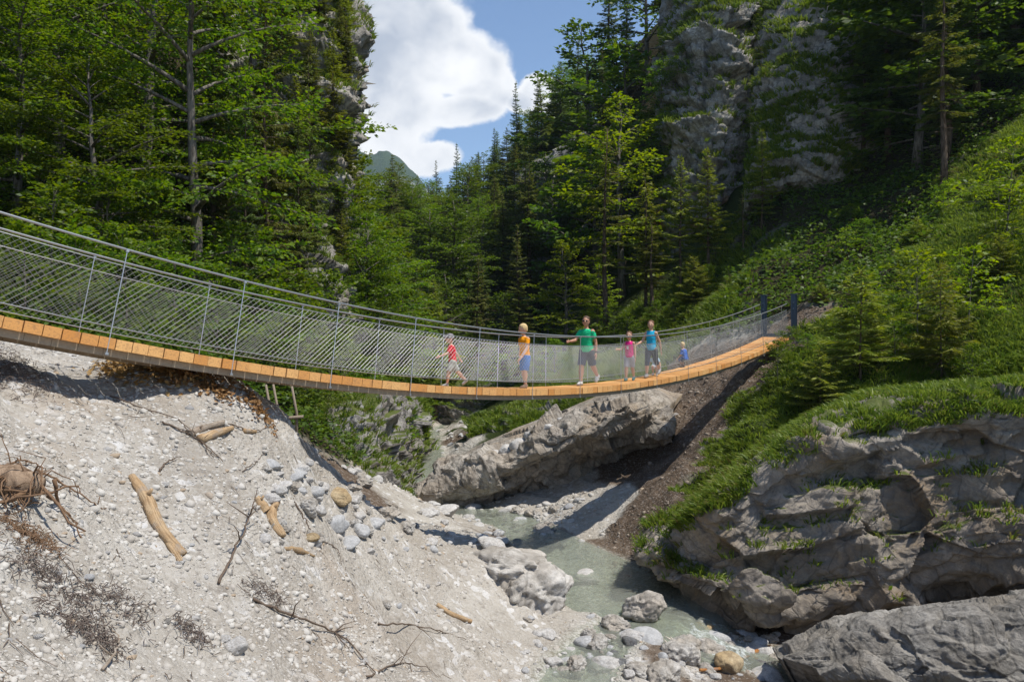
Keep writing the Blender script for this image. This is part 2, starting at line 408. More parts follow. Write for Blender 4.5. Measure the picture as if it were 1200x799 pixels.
def water(st, name, half=26):
    st = densify(st, 40); n = len(st)
    T = np.gradient(st[:, :2], axis=0); T /= np.linalg.norm(T, axis=1)[:, None]; Nn = np.c_[-T[:, 1], T[:, 0]]
    ds = np.r_[0, np.cumsum(np.hypot(*np.diff(st[:, :2], axis=0).T))]
    slope = np.abs(np.gradient(st[:, 2], ds+1e-6*np.arange(n)))
    k = np.linspace(-1, 1, half*2+1)
    XY = st[:, None, :2]+Nn[:, None, :]*(k[None, :, None]*(st[:, 3]+.45)[:, None, None])
    Z = np.broadcast_to(st[:, 2, None], XY.shape[:2]).ravel(); XY = XY.reshape(-1, 2)
    SL = np.broadcast_to(slope[:, None], (n, len(k))).ravel()
    foam = sstep(.07, .30, SL)
    p3 = np.c_[XY, np.zeros(len(XY))]
    ka = np.tile(np.abs(k), n); foam = foam*(1-ka**2.5); Z = Z+.012*fbm(p3*3, 3)+foam*.10*fbm(p3*2.6, 4)-.5*np.maximum(0, ka-.72)
    J = np.arange(n*len(k)).reshape(n, len(k))
    F = np.stack([J[:-1, :-1].ravel(), J[1:, :-1].ravel(), J[1:, 1:].ravel(), J[:-1, 1:].ravel()], 1)
    me = make_mesh(name, np.c_[XY, Z], F, M_water); attr(me, 'foam', foam*.62); attr(me, 'along', np.repeat(ds, len(k)))
    return tag(link(name, me), kind='structure')
water(RIV, 'water')
RV2b = [(a, b+3, c, w) for a, b, c, w in RIV2]
water(RV2b, 'water')
# ------------------------------------------------------------------ rock
M_rock = rock_mat('limestone_brown', base=(.275, .23, .175), light=(.40, .35, .29), stain=(.21, .135, .065), moss=.1, stain_amt=.7, strata=(.25, -.2, .95))
M_rock_pale = rock_mat('limestone_pale', base=(.31, .27, .22), light=(.44, .40, .345), dark=(.15, .125, .10), stain=(.33, .24, .15), moss=0, stain_amt=.6, strata=(.5, .1, .85))
M_boulder = rock_mat('boulder_pale', base=(.44, .41, .365), light=(.54, .515, .475), dark=(.22, .195, .165), stain=(.38, .30, .21), moss=0, stain_amt=.4, strata=(.5, .1, .85), bumpd=.05)
M_cliff = rock_mat('cliff_limestone', base=(.34, .325, .295), light=(.47, .45, .41), dark=(.12, .11, .10), moss=.45, scale=.6, bumpd=.2, streak=.75, orange=.9, strata=(.1, 0, 1.))
M_cliff_pale = rock_mat('cliff_grey', base=(.33, .30, .26), light=(.44, .41, .365), dark=(.13, .12, .105), moss=.5, scale=.7, bumpd=.15, strata=(.5, 0, .87))
M_cobble = rock_mat('cobble_stone', base=(.50, .48, .45), light=(.62, .605, .58), dark=(.27, .25, .23), stain=(.44, .37, .28), scale=3., stain_amt=.35, bumpd=.015)
M_cobble_grey = rock_mat('cobble_grey', base=(.42, .42, .415), light=(.54, .535, .525), dark=(.27, .265, .26), stain=(.42, .38, .33), scale=3.5, stain_amt=.2, bumpd=.012)
M_ochre = rock_mat('ochre_stone', base=(.42, .31, .17), light=(.52, .42, .27), dark=(.24, .17, .10), stain=(.48, .33, .16), scale=2., bumpd=.03)
M_dark_stone = rock_mat('wet_dark_stone', base=(.15, .15, .15), light=(.22, .22, .215), dark=(.06, .06, .06), stain=(.17, .14, .10), scale=3., bumpd=.015)

def catmull(G, nu, nv):
    """Catmull-Rom surface through a grid of control points (rows, cols, 3)"""
    def line(Q, n):
        m = len(Q); t = np.linspace(0, m-1, n); i = np.minimum(t.astype(int), m-2); f = (t-i)
        f = f.reshape((-1,)+(1,)*(Q.ndim-1))
        Qe = np.concatenate([2*Q[:1]-Q[1:2], Q, 2*Q[-1:]-Q[-2:-1]])
        p0, p1, p2, p3 = Qe[i], Qe[i+1], Qe[i+2], Qe[i+3]
        return .5*((2*p1)+(p2-p0)*f+(2*p0-5*p1+4*p2-p3)*f*f+(3*p1-p0-3*p2+p3)*f**3)
    S = line(np.asarray(G, float), nu); S = line(S.transpose(1, 0, 2), nv).transpose(1, 0, 2)
    return S
ROCK_TOPS = []
def rock_face(name, rows, mat, label, nu=160, nv=220, amp=.25, strat=(.25, -.2, .95), sfreq=1.6, samp=.18, seed=0, fine=.05, thick=3.0, cat='rock', tufts=0, group=None, blocky=.0, tmin=.35, fac=.25, fsc=.75, crest=0):
    G = np.array([[P(*c) for c in row] for row in rows])
    S = catmull(G, nu, nv)
    du = np.gradient(S, axis=0); dv = np.gradient(S, axis=1)
    N = unit(np.cross(dv, du))
    mid = S.reshape(-1, 3).mean(0)
    if (N.reshape(-1, 3)@(-mid)).mean() < 0: N = -N
    V = S.reshape(-1, 3); Nf = N.reshape(-1, 3); q = V+seed*7.7
    sn = unit(np.array(strat))
    w = V@sn+fbm(q*.6, 4)*.5
    sw = w*sfreq; fr = sw-np.floor(sw)
    prof = np.where(fr < .78, fr/.78, (1-fr)/.22)
    lay = vn(np.c_[np.floor(sw)*3.7+seed, q[:, 0]*.35, q[:, 1]*.35])
    D = amp*fbm(q*.55, 5)*1.5+samp*(prof-.5)*(.4+lay)+samp*1.1*(lay-.5)
    # fracture planes, flattened along the bedding
    qa = q+(q@sn)[:, None]*sn*.9
    D = D*.75+fac*(facets(qa, fsc, seed+1, .9, .55)*1.0+facets(qa, fsc*2.7, seed+5, 1., .6)*.7+facets(qa, fsc*6.5, seed+9, 1., .5)*.4)
    D += fine*.5*ridged(q*3, 3)+fine*.7*fbm(q*8, 3)
    D *= np.repeat(.12+.88*sstep(.04, .26, np.linspace(0, 1, nu)), nv); V2 = V+Nf*D[:, None]
    S2 = V2.reshape(nu, nv, 3)
    # close the body: a skirt round the border runs back into the hill
    back = -unit(N.reshape(-1, 3).mean(0)); back[2] = min(back[2], -.15); back = unit(back)
    ring = [(0, j) for j in range(nv)]+[(i, nv-1) for i in range(1, nu)]+[(nu-1, j) for j in range(nv-2, -1, -1)]+[(i, 0) for i in range(nu-2, 0, -1)]
    J = np.arange(nu*nv).reshape(nu, nv)
    F = [J[:-1, :-1].ravel(), J[:-1, 1:].ravel(), J[1:, 1:].ravel(), J[1:, :-1].ravel()]
    F = np.stack(F, 1)
    ri = np.array([J[a] for a in ring]); k = len(ri)
    VB = S2.reshape(-1, 3)[ri]+back*thick
    bi = np.arange(k)+nu*nv
    F2 = np.stack([ri, np.roll(ri, -1), np.roll(bi, -1), bi], 1)
    c = VB.mean(0); Vall = np.vstack([S2.reshape(-1, 3), VB, c[None]])
    ci = len(Vall)-1
    F3 = np.stack([bi, np.roll(bi, -1), np.full(k, ci), np.full(k, ci)], 1)[:, :3]
    quads = np.vstack([F, F2[:, ::-1]])
    me = bpy.data.meshes.new(name)
    allF = [tuple(f) for f in quads]+[tuple(f) for f in F3]
    me.from_pydata([tuple(v) for v in Vall], [], allF); me.polygons.foreach_set('use_smooth', np.ones(len(me.polygons), bool)); me.materials.append(mat)
    bm = bmesh.new(); bm.from_mesh(me); bmesh.ops.recalc_face_normals(bm, faces=bm.faces); bm.to_mesh(me); bm.free()
    o = link(name, me); tag(o, label, cat, group)
    if tufts:
        Nn = unit(np.cross(np.gradient(S2, axis=1), np.gradient(S2, axis=0))).reshape(-1, 3)
        if (Nn@(-mid)).mean() < 0: Nn = -Nn
        m = (Nn[:, 2]+.9*fbm(V*.8+3, 4) > tmin)
        idx = np.nonzero(m)[0]
        if len(idx):
            pick = rng.choice(idx, tufts); ROCK_TOPS.append((S2.reshape(-1, 3)[pick], Nn[pick]))
        if crest:
            rows_ = np.nonzero((np.repeat(np.linspace(0, 1, nu), nv) < .27)&(fbm(V*.9+8, 3) > -.12))[0]; pick = rng.choice(rows_, crest); ROCK_TOPS.append((S2.reshape(-1, 3)[pick], Nn[pick]))
    return o

rock_face('rock_outcrop', [
    [(755, 640, 19), (830, 570, 19.5), (915, 508, 20.6), (1000, 466, 20.6), (1100, 452, 20.4), (1210, 446, 19.6), (1340, 436, 18.6)],
    [(765, 628, 17.8), (833, 596, 16.1), (885, 548, 15.9), (1000, 488, 15.9), (1100, 472, 15.7), (1210, 462, 15.2), (1340, 450, 15)],
    [(752, 648, 17), (825, 632, 15.7), (900, 600, 15.5), (1000, 560, 15.6), (1100, 560, 15.4), (1210, 545, 14.9), (1340, 530, 14.6)],
    [(750, 656, 16.8), (826, 664, 15.5), (905, 660, 15.1), (1000, 640, 15.2), (1100, 630, 15), (1210, 612, 14.5), (1340, 600, 14)],
    [(762, 668, 16.8), (832, 694, 15.3), (900, 712, 14.8), (1000, 695, 15.1), (1100, 677, 15.2), (1210, 664, 14.8), (1340, 650, 14.2)],
    [(778, 680, 17.3), (848, 722, 16), (905, 745, 15.8), (1000, 730, 16.6), (1100, 716, 16.8), (1210, 706, 16.6), (1340, 690, 16)]],
    M_rock, 'huge brown limestone outcrop overhanging the stream, grass along its top', nu=230, nv=330, amp=.26, samp=.26, sfreq=1.1, strat=(-.22, -.22, .95), seed=1, fine=.03, tufts=900, tmin=.68, fac=.27, fsc=.65, crest=2600)
rock_face('rock_slab', [
    [(905, 760, 14.2), (1000, 728, 14.4), (1100, 708, 14.3), (1220, 692, 14), (1360, 680, 13.6)],
    [(908, 760, 13.1), (1000, 731, 12.8), (1100, 712, 12.4), (1220, 697, 12), (1360, 690, 11.6)],
    [(930, 772, 12.6), (1010, 764, 12.2), (1100, 752, 11.8), (1220, 744, 11.4), (1360, 740, 11)],
    [(965, 792, 12.3), (1040, 800, 11.8), (1120, 806, 11.5), (1230, 806, 11), (1360, 800, 10.6)],
    [(985, 825, 12.2), (1060, 840, 11.8), (1140, 850, 11.6), (1240, 870, 11), (1360, 880, 10.6)]],
    rock_mat('slab_grey', base=(.26, .24, .21), light=(.36, .34, .305), dark=(.11, .10, .085), stain=(.22, .18, .13), moss=0, strata=(.2, -.1, .95)), 'grey layered rock slab lying along the water in front of the overhang', nu=190, nv=300, amp=.13, samp=.14, sfreq=2.8, strat=(-.20, -.25, .95), seed=3, fine=.04, thick=2., fac=.17, fsc=1.1)
rock_face('rock_ledge', [
    [(505, 556, 27.5), (560, 522, 28), (630, 492, 28), (690, 468, 27.5), (745, 450, 27.5), (800, 462, 27)],
    [(488, 574, 25.4), (560, 538, 25.4), (630, 505, 25), (690, 480, 24.6), (742, 464, 24.6), (785, 474, 25.2)],
    [(488, 580, 24.7), (555, 556, 24.4), (630, 528, 23.8), (690, 503, 23.4), (745, 488, 23.6), (788, 496, 24.4)],
    [(489, 586, 24.7), (560, 580, 24.2), (635, 560, 24.3), (690, 536, 24.5), (742, 518, 24.4), (786, 522, 24.8)],
    [(492, 594, 24.9), (565, 594, 24.6), (640, 584, 25.4), (695, 566, 26), (742, 548, 26), (784, 548, 26)]],
    M_rock_pale, 'tilted pale rock ledge on the far bank below the bridge', nu=200, nv=340, amp=.20, samp=.42, sfreq=1.15, strat=(-.40, -.12, .9), seed=5, fine=.06, thick=2.5, fac=.28, fsc=.6)
M_bank = rock_mat('bank_rock', base=(.27, .25, .225), light=(.38, .36, .33), dark=(.10, .09, .08), moss=.85, stain_amt=.5)
rock_face('rock_outcrop', [
    [(345, 470, 25), (400, 452, 26), (440, 448, 28), (480, 460, 31), (500, 470, 38)],
    [(365, 488, 22.3), (405, 466, 23), (445, 466, 25), (484, 484, 29), (498, 488, 36)],
    [(385, 520, 21.3), (420, 512, 22), (456, 520, 24), (480, 520, 28.5), (497, 500, 35)],
    [(398, 545, 20.6), (430, 556, 21.3), (464, 566, 23.4), (478, 545, 28), (496, 510, 35)],
    [(402, 572, 20.3), (440, 606, 20.6), (472, 612, 21.8), (480, 575, 27), (496, 522, 35)]],
    M_bank, 'mossy rock outcrop on the near bank behind the gravel slope', nu=120, nv=150, amp=.45, samp=.25, seed=8, fine=.12, thick=2.5, tufts=750, tmin=.5, blocky=.3)
rock_face('rock_wall', [
    [(478, 440, 50), (520, 442, 49), (560, 445, 48), (600, 440, 47)],
    [(482, 465, 48.5), (525, 463, 47.5), (565, 467, 46.5), (605, 463, 45)],
    [(484, 484, 48), (525, 484, 47), (565, 486, 46), (605, 483, 44)],
    [(484, 506, 48), (525, 506, 47), (565, 508, 46), (605, 506, 44)]],
    M_bank, 'dark rock wall closing the stream bed behind the bridge', nu=60, nv=120, amp=.5, samp=.3, seed=12, fine=.12)
rock_face('rock_outcrop', [
    [(545, 492, 36), (590, 480, 36), (640, 466, 36), (690, 456, 35), (740, 448, 34)],
    [(550, 502, 34), (592, 488, 33.5), (640, 472, 33), (690, 462, 32), (740, 452, 31)],
    [(552, 514, 33.5), (592, 506, 32.5), (640, 494, 31.5), (690, 480, 30.5), (740, 466, 30)],
    [(554, 524, 33.5), (592, 524, 32.5), (640, 512, 31.5), (690, 496, 30.5), (740, 480, 30)]],
    M_bank, 'dark rock outcrop topped with grass between bridge and pale ledge', nu=80, nv=140, amp=.4, samp=.25, seed=14, fine=.12, tufts=900, tmin=.5, blocky=.3)
# the grey cliffs high on the right
rock_face('cliff', [
    [(775, -90, 60), (805, -60, 56), (850, -50, 53), (890, -50, 54)],
    [(778, 20, 59), (805, 0, 53), (850, -10, 51), (892, -10, 53)],
    [(780, 90, 57), (800, 60, 51.5), (850, 25, 49.5), (890, 40, 52)],
    [(780, 160, 55), (790, 130, 50.5), (845, 110, 48.5), (888, 120, 51.5)],
    [(778, 240, 53), (792, 210, 49.5), (845, 200, 48), (885, 210, 51)],
    [(768, 290, 51), (795, 270, 48.5), (842, 265, 47.5), (882, 270, 49.5)],
    [(755, 345, 49), (795, 335, 47.5), (842, 325, 46.8), (880, 320, 47.5)]],
    M_cliff, 'grey limestone pillar with orange stained foot above the slope', nu=260, nv=170, amp=.8, samp=.5, sfreq=.5, seed=21, fine=.2, thick=6, cat='cliff', tufts=3200, tmin=.42, fac=.34, fsc=.3)
rock_face('cliff', [
    [(880, -20, 53), (930, -50, 51), (990, -40, 50), (1045, -10, 49)],
    [(884, 90, 48.5), (930, 40, 47), (985, 20, 46.5), (1035, 60, 46)],
    [(880, 150, 46), (925, 110, 45), (985, 90, 44), (1030, 120, 43.5)],
    [(876, 200, 43.8), (920, 180, 43), (980, 160, 42.4), (1026, 170, 42.2)],
    [(872, 236, 43), (915, 212, 42.4), (975, 206, 42), (1022, 204, 42)],
    [(870, 262, 45), (912, 240, 44.6), (970, 232, 44), (1022, 225, 43.6)]],
    M_cliff_pale, 'smooth grey rock slab in the sun left of the shaded woods', nu=200, nv=170, amp=.55, samp=.25, sfreq=.7, strat=(.5, .2, .85), seed=25, fine=.15, thick=6, cat='cliff', tufts=3400, tmin=.42, fac=.18, fsc=.45)
rock_face('cliff', [
    [(250, -140, 42), (330, -130, 40), (395, -110, 39), (418, -90, 41), (416, -80, 47)],
    [(260, 20, 37), (330, 20, 36), (395, 20, 35.5), (417, 20, 38), (416, 20, 44)],
    [(270, 120, 34), (330, 120, 33.5), (385, 120, 33.5), (413, 110, 35), (414, 110, 42)],
    [(280, 230, 31.5), (335, 230, 31.5), (372, 225, 32), (400, 210, 34), (410, 210, 40)],
    [(290, 330, 30), (335, 330, 30), (372, 330, 30.5), (402, 320, 32.5), (415, 310, 38)],
    [(290, 450, 29.5), (335, 450, 29.5), (374, 445, 30), (406, 440, 32), (420, 430, 36)]],
    M_cliff_pale, 'overgrown limestone cliff rising behind the left trees', nu=200, nv=170, amp=.9, samp=.4, sfreq=.6, seed=31, fine=.2, thick=5, cat='cliff', tufts=2500, tmin=.4, fac=.32, fsc=.35)
rock_face('cliff', [
    [(600, 200, 92), (625, 190, 88), (660, 170, 84), (700, 140, 80)],
    [(605, 250, 84), (628, 245, 80), (655, 230, 77), (700, 210, 73)],
    [(607, 290, 78), (630, 290, 75), (655, 285, 72), (695, 270, 68)],
    [(608, 330, 74), (630, 335, 71), (655, 330, 68), (690, 330, 64)]],
    M_cliff, 'bluish grey crag half hidden by conifers on the valley slope', nu=90, nv=90, amp=1.2, samp=.6, sfreq=.4, seed=33, fine=.3, thick=6, cat='cliff', fac=.35, fsc=.3)

# ------------------------------------------------------------------ loose stones
def ico(sub):
    bm = bmesh.new(); bmesh.ops.create_icosphere(bm, subdivisions=sub, radius=1.)
    V = np.array([v.co[:] for v in bm.verts]); F = np.array([[v.index for v in f.verts] for f in bm.faces]); bm.free(); return V, F
def stone_mesh(name, seed, mat, sub=4, planes=9, sharp=.5, rough=.06, dims=(1, .8, .6)):
    """unit-sized stone, resting on z=-.3 of its height"""
    r = np.random.default_rng(seed); V, F = ico(sub); d = unit(V)
    pn = unit(r.normal(size=(planes, 3))); ph = r.uniform(.72, 1., planes)
    dot = d@pn.T; cand = np.where(dot > .05, ph[None]/np.maximum(dot, .05), 9.)
    k = 9+sharp*30
    rad = -np.log(np.exp(-k*np.minimum(cand, 2)).sum(1)+np.exp(-k*1.12))/k
    rad *= 1+rough*1.6*fbm(d*1.6+seed, 3)+rough*fbm(d*5+seed, 3)+rough*.35*ridged(d*9+seed, 2)
    if sharp > .6: rad = rad+facets(d, 1.5, seed, 1., .5)*.17+facets(d, 4.2, seed+3, 1., .5)*.20
    V = d*rad[:, None]*np.array(dims)*.5
    return make_mesh(name, V, F, mat)
# ------------------------------------------------------------------ trees
def bark_mat(name, a, b):
    g = NT(name); co = g.coord()
    f = g.noise(g.scaleco(co, 6, 6, 1.2), 2.5, 6, .65)
    g.pbr(g.mix(g.ramp(f, .35, .65), a, b), .95, g.bump(f, .8, .04), spec=.1); return g.m
M_bark = bark_mat('bark_brown', (.055, .038, .026), (.15, .11, .08))
M_bark_grey = bark_mat('bark_grey', (.07, .06, .05), (.19, .17, .145))
M_beech = leaf_mat('beech_leaf', (.052, .105, .010), (.150, .205, .016), 1.5, .48)
M_beech_yel = leaf_mat('young_leaf', (.11, .18, .010), (.24, .29, .02), 1.5, .5)
M_beech_dark = leaf_mat('broad_leaf_dark', (.045, .088, .010), (.115, .17, .016), 1.4, .42)
M_spruce = leaf_mat('spruce_needles', (.055, .090, .022), (.125, .170, .034), 1.3, .40, .6)
M_fir = leaf_mat('young_spruce_needles', (.10, .135, .012), (.24, .255, .028), 1.4, .40, .6)
M_olive = leaf_mat('spruce_olive_needles', (.075, .10, .016), (.165, .18, .028), 1.3, .40, .6)

def leaves_to_mesh(name, C, A, Nn, L, W, mat, fold=.12):
    """leaf blades: base C, direction A, normal Nn, length L, width W"""
    B = np.cross(A, Nn); B = unit(B)
    L = L[:, None]; W = W[:, None]
    V = np.stack([C, C+A*L*.45+B*W*.5+Nn*L*fold, C+A*L, C+A*L*.45-B*W*.5+Nn*L*fold], 1).reshape(-1, 3)
    F = np.arange(len(V)).reshape(-1, 4)
    return make_mesh(name, V, F, mat, smooth=False)
def rand_dirs(r, n, zbias=0):
    v = r.normal(size=(n, 3)); v[:, 2] += zbias; return unit(v)

def broadleaf(seed, H=10., base=.12, spread=.36, limbs=36, leaf=.14, mat=None, bark=None, sprays=1., upright=.5, trunk_r=None, lean=0., profile='oval', flat=.6, perspray=16, gap=.12):
    r = np.random.default_rng(seed)
    mb = MB(); tz = np.linspace(0, 1, 9)
    wob = np.cumsum(r.normal(0, .012*H, (9, 2)), 0)*tz[:, None]; wob[:, 0] += lean*H*tz**1.5
    tp = np.c_[wob, tz*H*.93]; tr = (trunk_r or H*.016)*(1-tz*.9)
    tr[0] *= 1.35
    mb.tube(tp, tr, 8)
    C = []; A = []; N = []; LL = []
    for i in range(limbs):
        f = base+(1-base)*((i+r.random()*.8)/limbs)**.9
        o = np.array([np.interp(f, tz, tp[:, k]) for k in range(3)])
        az = i*2.39996+r.normal(0, .35)
        t = (f-base)/(1-base)
        if profile == 'oval': pr = math.sin(math.pi*min(1, .28+.72*t)**.9)**.7 if t < 1 else .1
        else: pr = (1-t)**.75+.1
        L = H*spread*max(.16, pr)*r.uniform(.7, 1.15)
        el = R(5)+R(62)*t**1.3*upright*2*.8+r.normal(0, .12)
        d0 = np.array([math.cos(az)*math.cos(el), math.sin(az)*math.cos(el), math.sin(el)])
        if r.random() < gap: continue
        n = 7; tt = np.linspace(0, 1, n); pts = o+d0*L*tt[:, None]
        pts[:, 2] -= L*.16*tt**2; side = np.array([-d0[1], d0[0], 0]); pts += side*(L*.10*r.normal()*tt**2)[:, None]
        mb.tube(pts, np.maximum(tr[0]*.30*(1-tt*.9)*(L/(H*spread))**.8, .008), 5)
        ns = max(4, int(L/.21*sprays)); 
        for k in range(ns):
            u = .18+.82*(k+r.random())/ns
            q = np.array([np.interp(u, tt, pts[:, j]) for j in range(3)])
            sgn = 1 if k % 2 else -1
            sl = (.28+.42*(1-u))*min(L, 2.6)*r.uniform(.7, 1.2)*.62+.25
            ang = az+sgn*R(r.uniform(25, 75)); e2 = el*.5+r.normal(0, .22)-.05
            sd = np.array([math.cos(ang)*math.cos(e2), math.sin(ang)*math.cos(e2), math.sin(e2)])
            m = int(perspray*(.5+sl)); v = (np.arange(m)+.6)/m
            twig = q+sd*sl*v[:, None]; twig[:, 2] -= .18*sl*v**2
            sb = unit(np.cross(sd, [0, 0, 1.])); s2 = np.where(np.arange(m) % 2, 1, -1)
            off = sb*(s2*r.uniform(0, .30, m)*sl*(1.1-v*.7))[:, None]
            C.append(twig+off+r.normal(0, .03, (m, 3))); a = sd[None]*.7+sb*(s2*r.uniform(.4, 1.1, m))[:, None]; a[:, 2] -= r.uniform(.0, .5, m)
            A.append(unit(a)); nn = r.normal(0, 1-flat, (m, 3)); nn[:, 2] += flat; N.append(unit(nn)); LL.append(leaf*r.uniform(.65, 1.25, m))
    C = np.vstack(C); A = np.vstack(A); N = np.vstack(N); LL = np.hstack(LL)
    N = unit(N-A*(N*A).sum(1)[:, None])
    cm = leaves_to_mesh('crown', C, A, N, LL, LL*.62, mat or M_beech)
    tm = make_mesh('trunk', np.vstack(mb.V), mb.F, bark or M_bark_grey)
    return dict(H=H, trunk=tm, crown=cm, top=H)

def spruce(seed, H=14., R0=2.2, base=.12, whorls=30, per=6, mat=None, dens=1., tw=.075, droop=.28, dead=0, ragged=.25, power=.85, trunk_r=None):
    r = np.random.default_rng(seed); mb = MB()
    tz = np.linspace(0, 1, 8); wob = np.cumsum(r.normal(0, .004*H, (8, 2)), 0)
    tp = np.c_[wob, tz*H]; tr0 = trunk_r or H*.0125; mb.tube(tp, tr0*(1-tz*.93), 8)
    C = []; A = []; N = []; LL = []; WW = []
    hs = base+(1-base)*np.linspace(0, .985, whorls)**.92
    for i, f in enumerate(hs):
        t = (f-base)/(1-base); Lw = R0*((1-t)**power)*(min(1, .55+2.2*t) if t < .25 else 1)+.10
        for k in range(per):
            if r.random() < .10: continue
            az = k*2*math.pi/per+i*1.1+r.normal(0, .25); L = Lw*r.uniform(1-ragged*1.6, 1+ragged*.6)
            z0 = f*H+r.normal(0, .10*H/whorls*2)
            o = np.array([np.interp(z0/H, tz, tp[:, 0]), np.interp(z0/H, tz, tp[:, 1]), z0])
            d = np.array([math.cos(az), math.sin(az), 0.]); s = np.array([-d[1], d[0], 0.])
            n = 6; tt = np.linspace(0, 1, n)
            up = .35*t+.05
            pts = o+d*(L*tt)[:, None]; pts[:, 2] += L*(up*tt-droop*(1-t*.8)*tt**1.4*1.3+.10*tt**3)
            mb.tube(pts, np.maximum(tr0*.16*(1-tt*.85)*(L/R0)**.5, .006), 4)
            m = max(3, int(L/.135*dens))
            for j in range(m):
                u = .10+.90*(j+r.random()*.7)/m
                q = np.array([np.interp(u, tt, pts[:, c]) for c in range(3)])
                tl = (.13+.42*L*(1-u)**.8*.55+.12*min(L, 1))*r.uniform(.75, 1.2)
                for sg in (-1, 1):
                    a = d*.75+s*sg*r.uniform(.55, 1.)+np.array([0, 0, -.22-droop*.9*r.random()]); a = unit(a)
                    C.append(q); A.append(a); N.append([r.normal(0, .9), r.normal(0, .9), 1]); LL.append(tl); WW.append(tw*r.uniform(.8, 1.3)*(1+.5*tl))
                    # second order twiglets
                    if tl > .28:
                        for w_ in (.35, .62):
                            for s3 in (-1, 1):
                                b = unit(a+s3*np.cross(a, [0, 0, 1.])*.8+np.array([0, 0, -.15]))
                                C.append(q+a*tl*w_); A.append(b); N.append([r.normal(0, .9), r.normal(0, .9), 1]); LL.append(tl*.5*(1.2-w_)+.05); WW.append(tw*.9)
            C.append(pts[-2]); A.append(unit(pts[-1]-pts[-2])); N.append([0, 0, 1]); LL.append(.2*L**.5+.12); WW.append(tw)
    # leader
    for k in range(6):
        C.append(np.array([tp[-1][0], tp[-1][1], H*(.965+.006*k)])); A.append(unit(np.array([r.normal(0, .5), r.normal(0, .5), 1.]))); N.append([1, 0, .2]); LL.append(.25+.01*H); WW.append(tw)
    # bare dead limbs below the crown
    for k in range(dead):
        z0 = H*r.uniform(.06, base+.12); az = r.random()*6.28; L = R0*r.uniform(.25, .7); d = np.array([math.cos(az), math.sin(az), -.15+r.normal(0, .15)])
        o = np.array([0, 0, z0]); pts = o+d*L*np.linspace(0, 1, 4)[:, None]; pts[:, 2] -= L*.2*np.linspace(0, 1, 4)**2
        mb.tube(pts, [.014, .011, .008, .004], 4)
        for j in range(4):
            q = pts[1+j % 3]; e = q+(d+r.normal(0, .6, 3))*L*.28; mb.tube([q, e], [.006, .003], 3)
    C = np.array(C); A = np.array(A); N = unit(np.array(N, float)); LL = np.array(LL); WW = np.array(WW)
    N = unit(N-A*(N*A).sum(1)[:, None])
    return dict(H=H, trunk=make_mesh('trunk', np.vstack(mb.V), mb.F, M_bark), crown=leaves_to_mesh('crown', C, A, N, LL, WW, mat or M_spruce, .03), top=H*1.01)

KIND = {}
def kinds(k): return KIND[k]
KIND['beech'] = [broadleaf(40+i, 11, .10, .36, 46, .15, M_beech, sprays=1.2, gap=.24) for i in range(3)]
KIND['beech_far'] = [broadleaf(50+i, 11, .10, .30, 34, .24, M_beech_dark, sprays=.75, perspray=13) for i in range(2)]+[broadleaf(55, 11, .08, .30, 34, .24, M_beech, sprays=.75, perspray=13)]
KIND['bright'] = [broadleaf(60+i, 11, .06, .24, 46, .19, M_beech_yel, sprays=1.0, perspray=14, upright=.6) for i in range(2)]
KIND['bush'] = [broadleaf(70+i, 2.6, .06, .48, 22, .105, M_beech, sprays=1.25, upright=.8, trunk_r=.03, perspray=20) for i in range(3)]
KIND['sapling'] = [broadleaf(80+i, 3.0, .14, .42, 17, .15, M_beech_yel, sprays=.8, upright=.5, trunk_r=.03, perspray=12) for i in range(2)]
KIND['spruce'] = [spruce(90+i, 15, 2.3, .05+.05*i, 34, 6) for i in range(3)]
KIND['spruce_tall'] = [spruce(95+i, 20, 2.3, .16, 38, 6, dead=14, ragged=.35) for i in range(2)]
KIND['olive'] = [spruce(100+i, 14, 2.5, .08, 32, 6, M_olive, ragged=.35) for i in range(2)]
KIND['fir'] = [spruce(110+i, 8, 1.55, .22, 22, 5, M_fir, tw=.06, dens=1.2, droop=.16, dead=16, ragged=.4) for i in range(3)]
KIND['young'] = [spruce(120+i, 3.2, 1.15, .16, 15, 5, M_fir, tw=.038, dens=2.0, droop=.10, dead=8, ragged=.4, trunk_r=.035) for i in range(3)]
KIND['ragged'] = [spruce(130+i, 13, 1.6, .35, 20, 4, M_olive, tw=.07, droop=.3, dead=40, ragged=.55) for i in range(2)]
NAMES = {'beech': 'beech_tree', 'beech_far': 'broadleaf_tree', 'bright': 'maple_tree', 'bush': 'leafy_bush', 'sapling': 'maple_sapling', 'spruce': 'spruce_tree', 'spruce_tall': 'spruce_tree', 'olive': 'spruce_tree', 'fir': 'fir_tree', 'young': 'young_fir', 'ragged': 'fir_tree'}
TREES = []
def plant(kind, px, d, height, label, group=None, variant=None, rz=None, sink=.15, squash=1., z=None, wide=1.):
    vs_ = KIND[kind]; v = vs_[random.randrange(len(vs_)) if variant is None else variant % len(vs_)]
    p = gpt(px, d)
    if z is not None: p[2] = z
    s = height/v['H']
    t = empty(NAMES[kind], (p[0], p[1], p[2]-sink), random.random()*6.28 if rz is None else rz, 1.)
    t.scale = (s*wide, s*wide, s)
    tag(t, label, 'bush' if 'bush' in NAMES[kind] else ('sapling' if 'sapling' in NAMES[kind] else 'tree'), group)
    link('trunk', v['trunk'], t); link('crown', v['crown'], t)
    TREES.append((kind, px, d, p, height)); return t
def plant_top(kind, px, d, ytop, label, **k):
    p = gpt(px, d); h = (400-ytop)/FOC*d-p[2]; return plant(kind, px, d, max(h, 1.), label, **k)

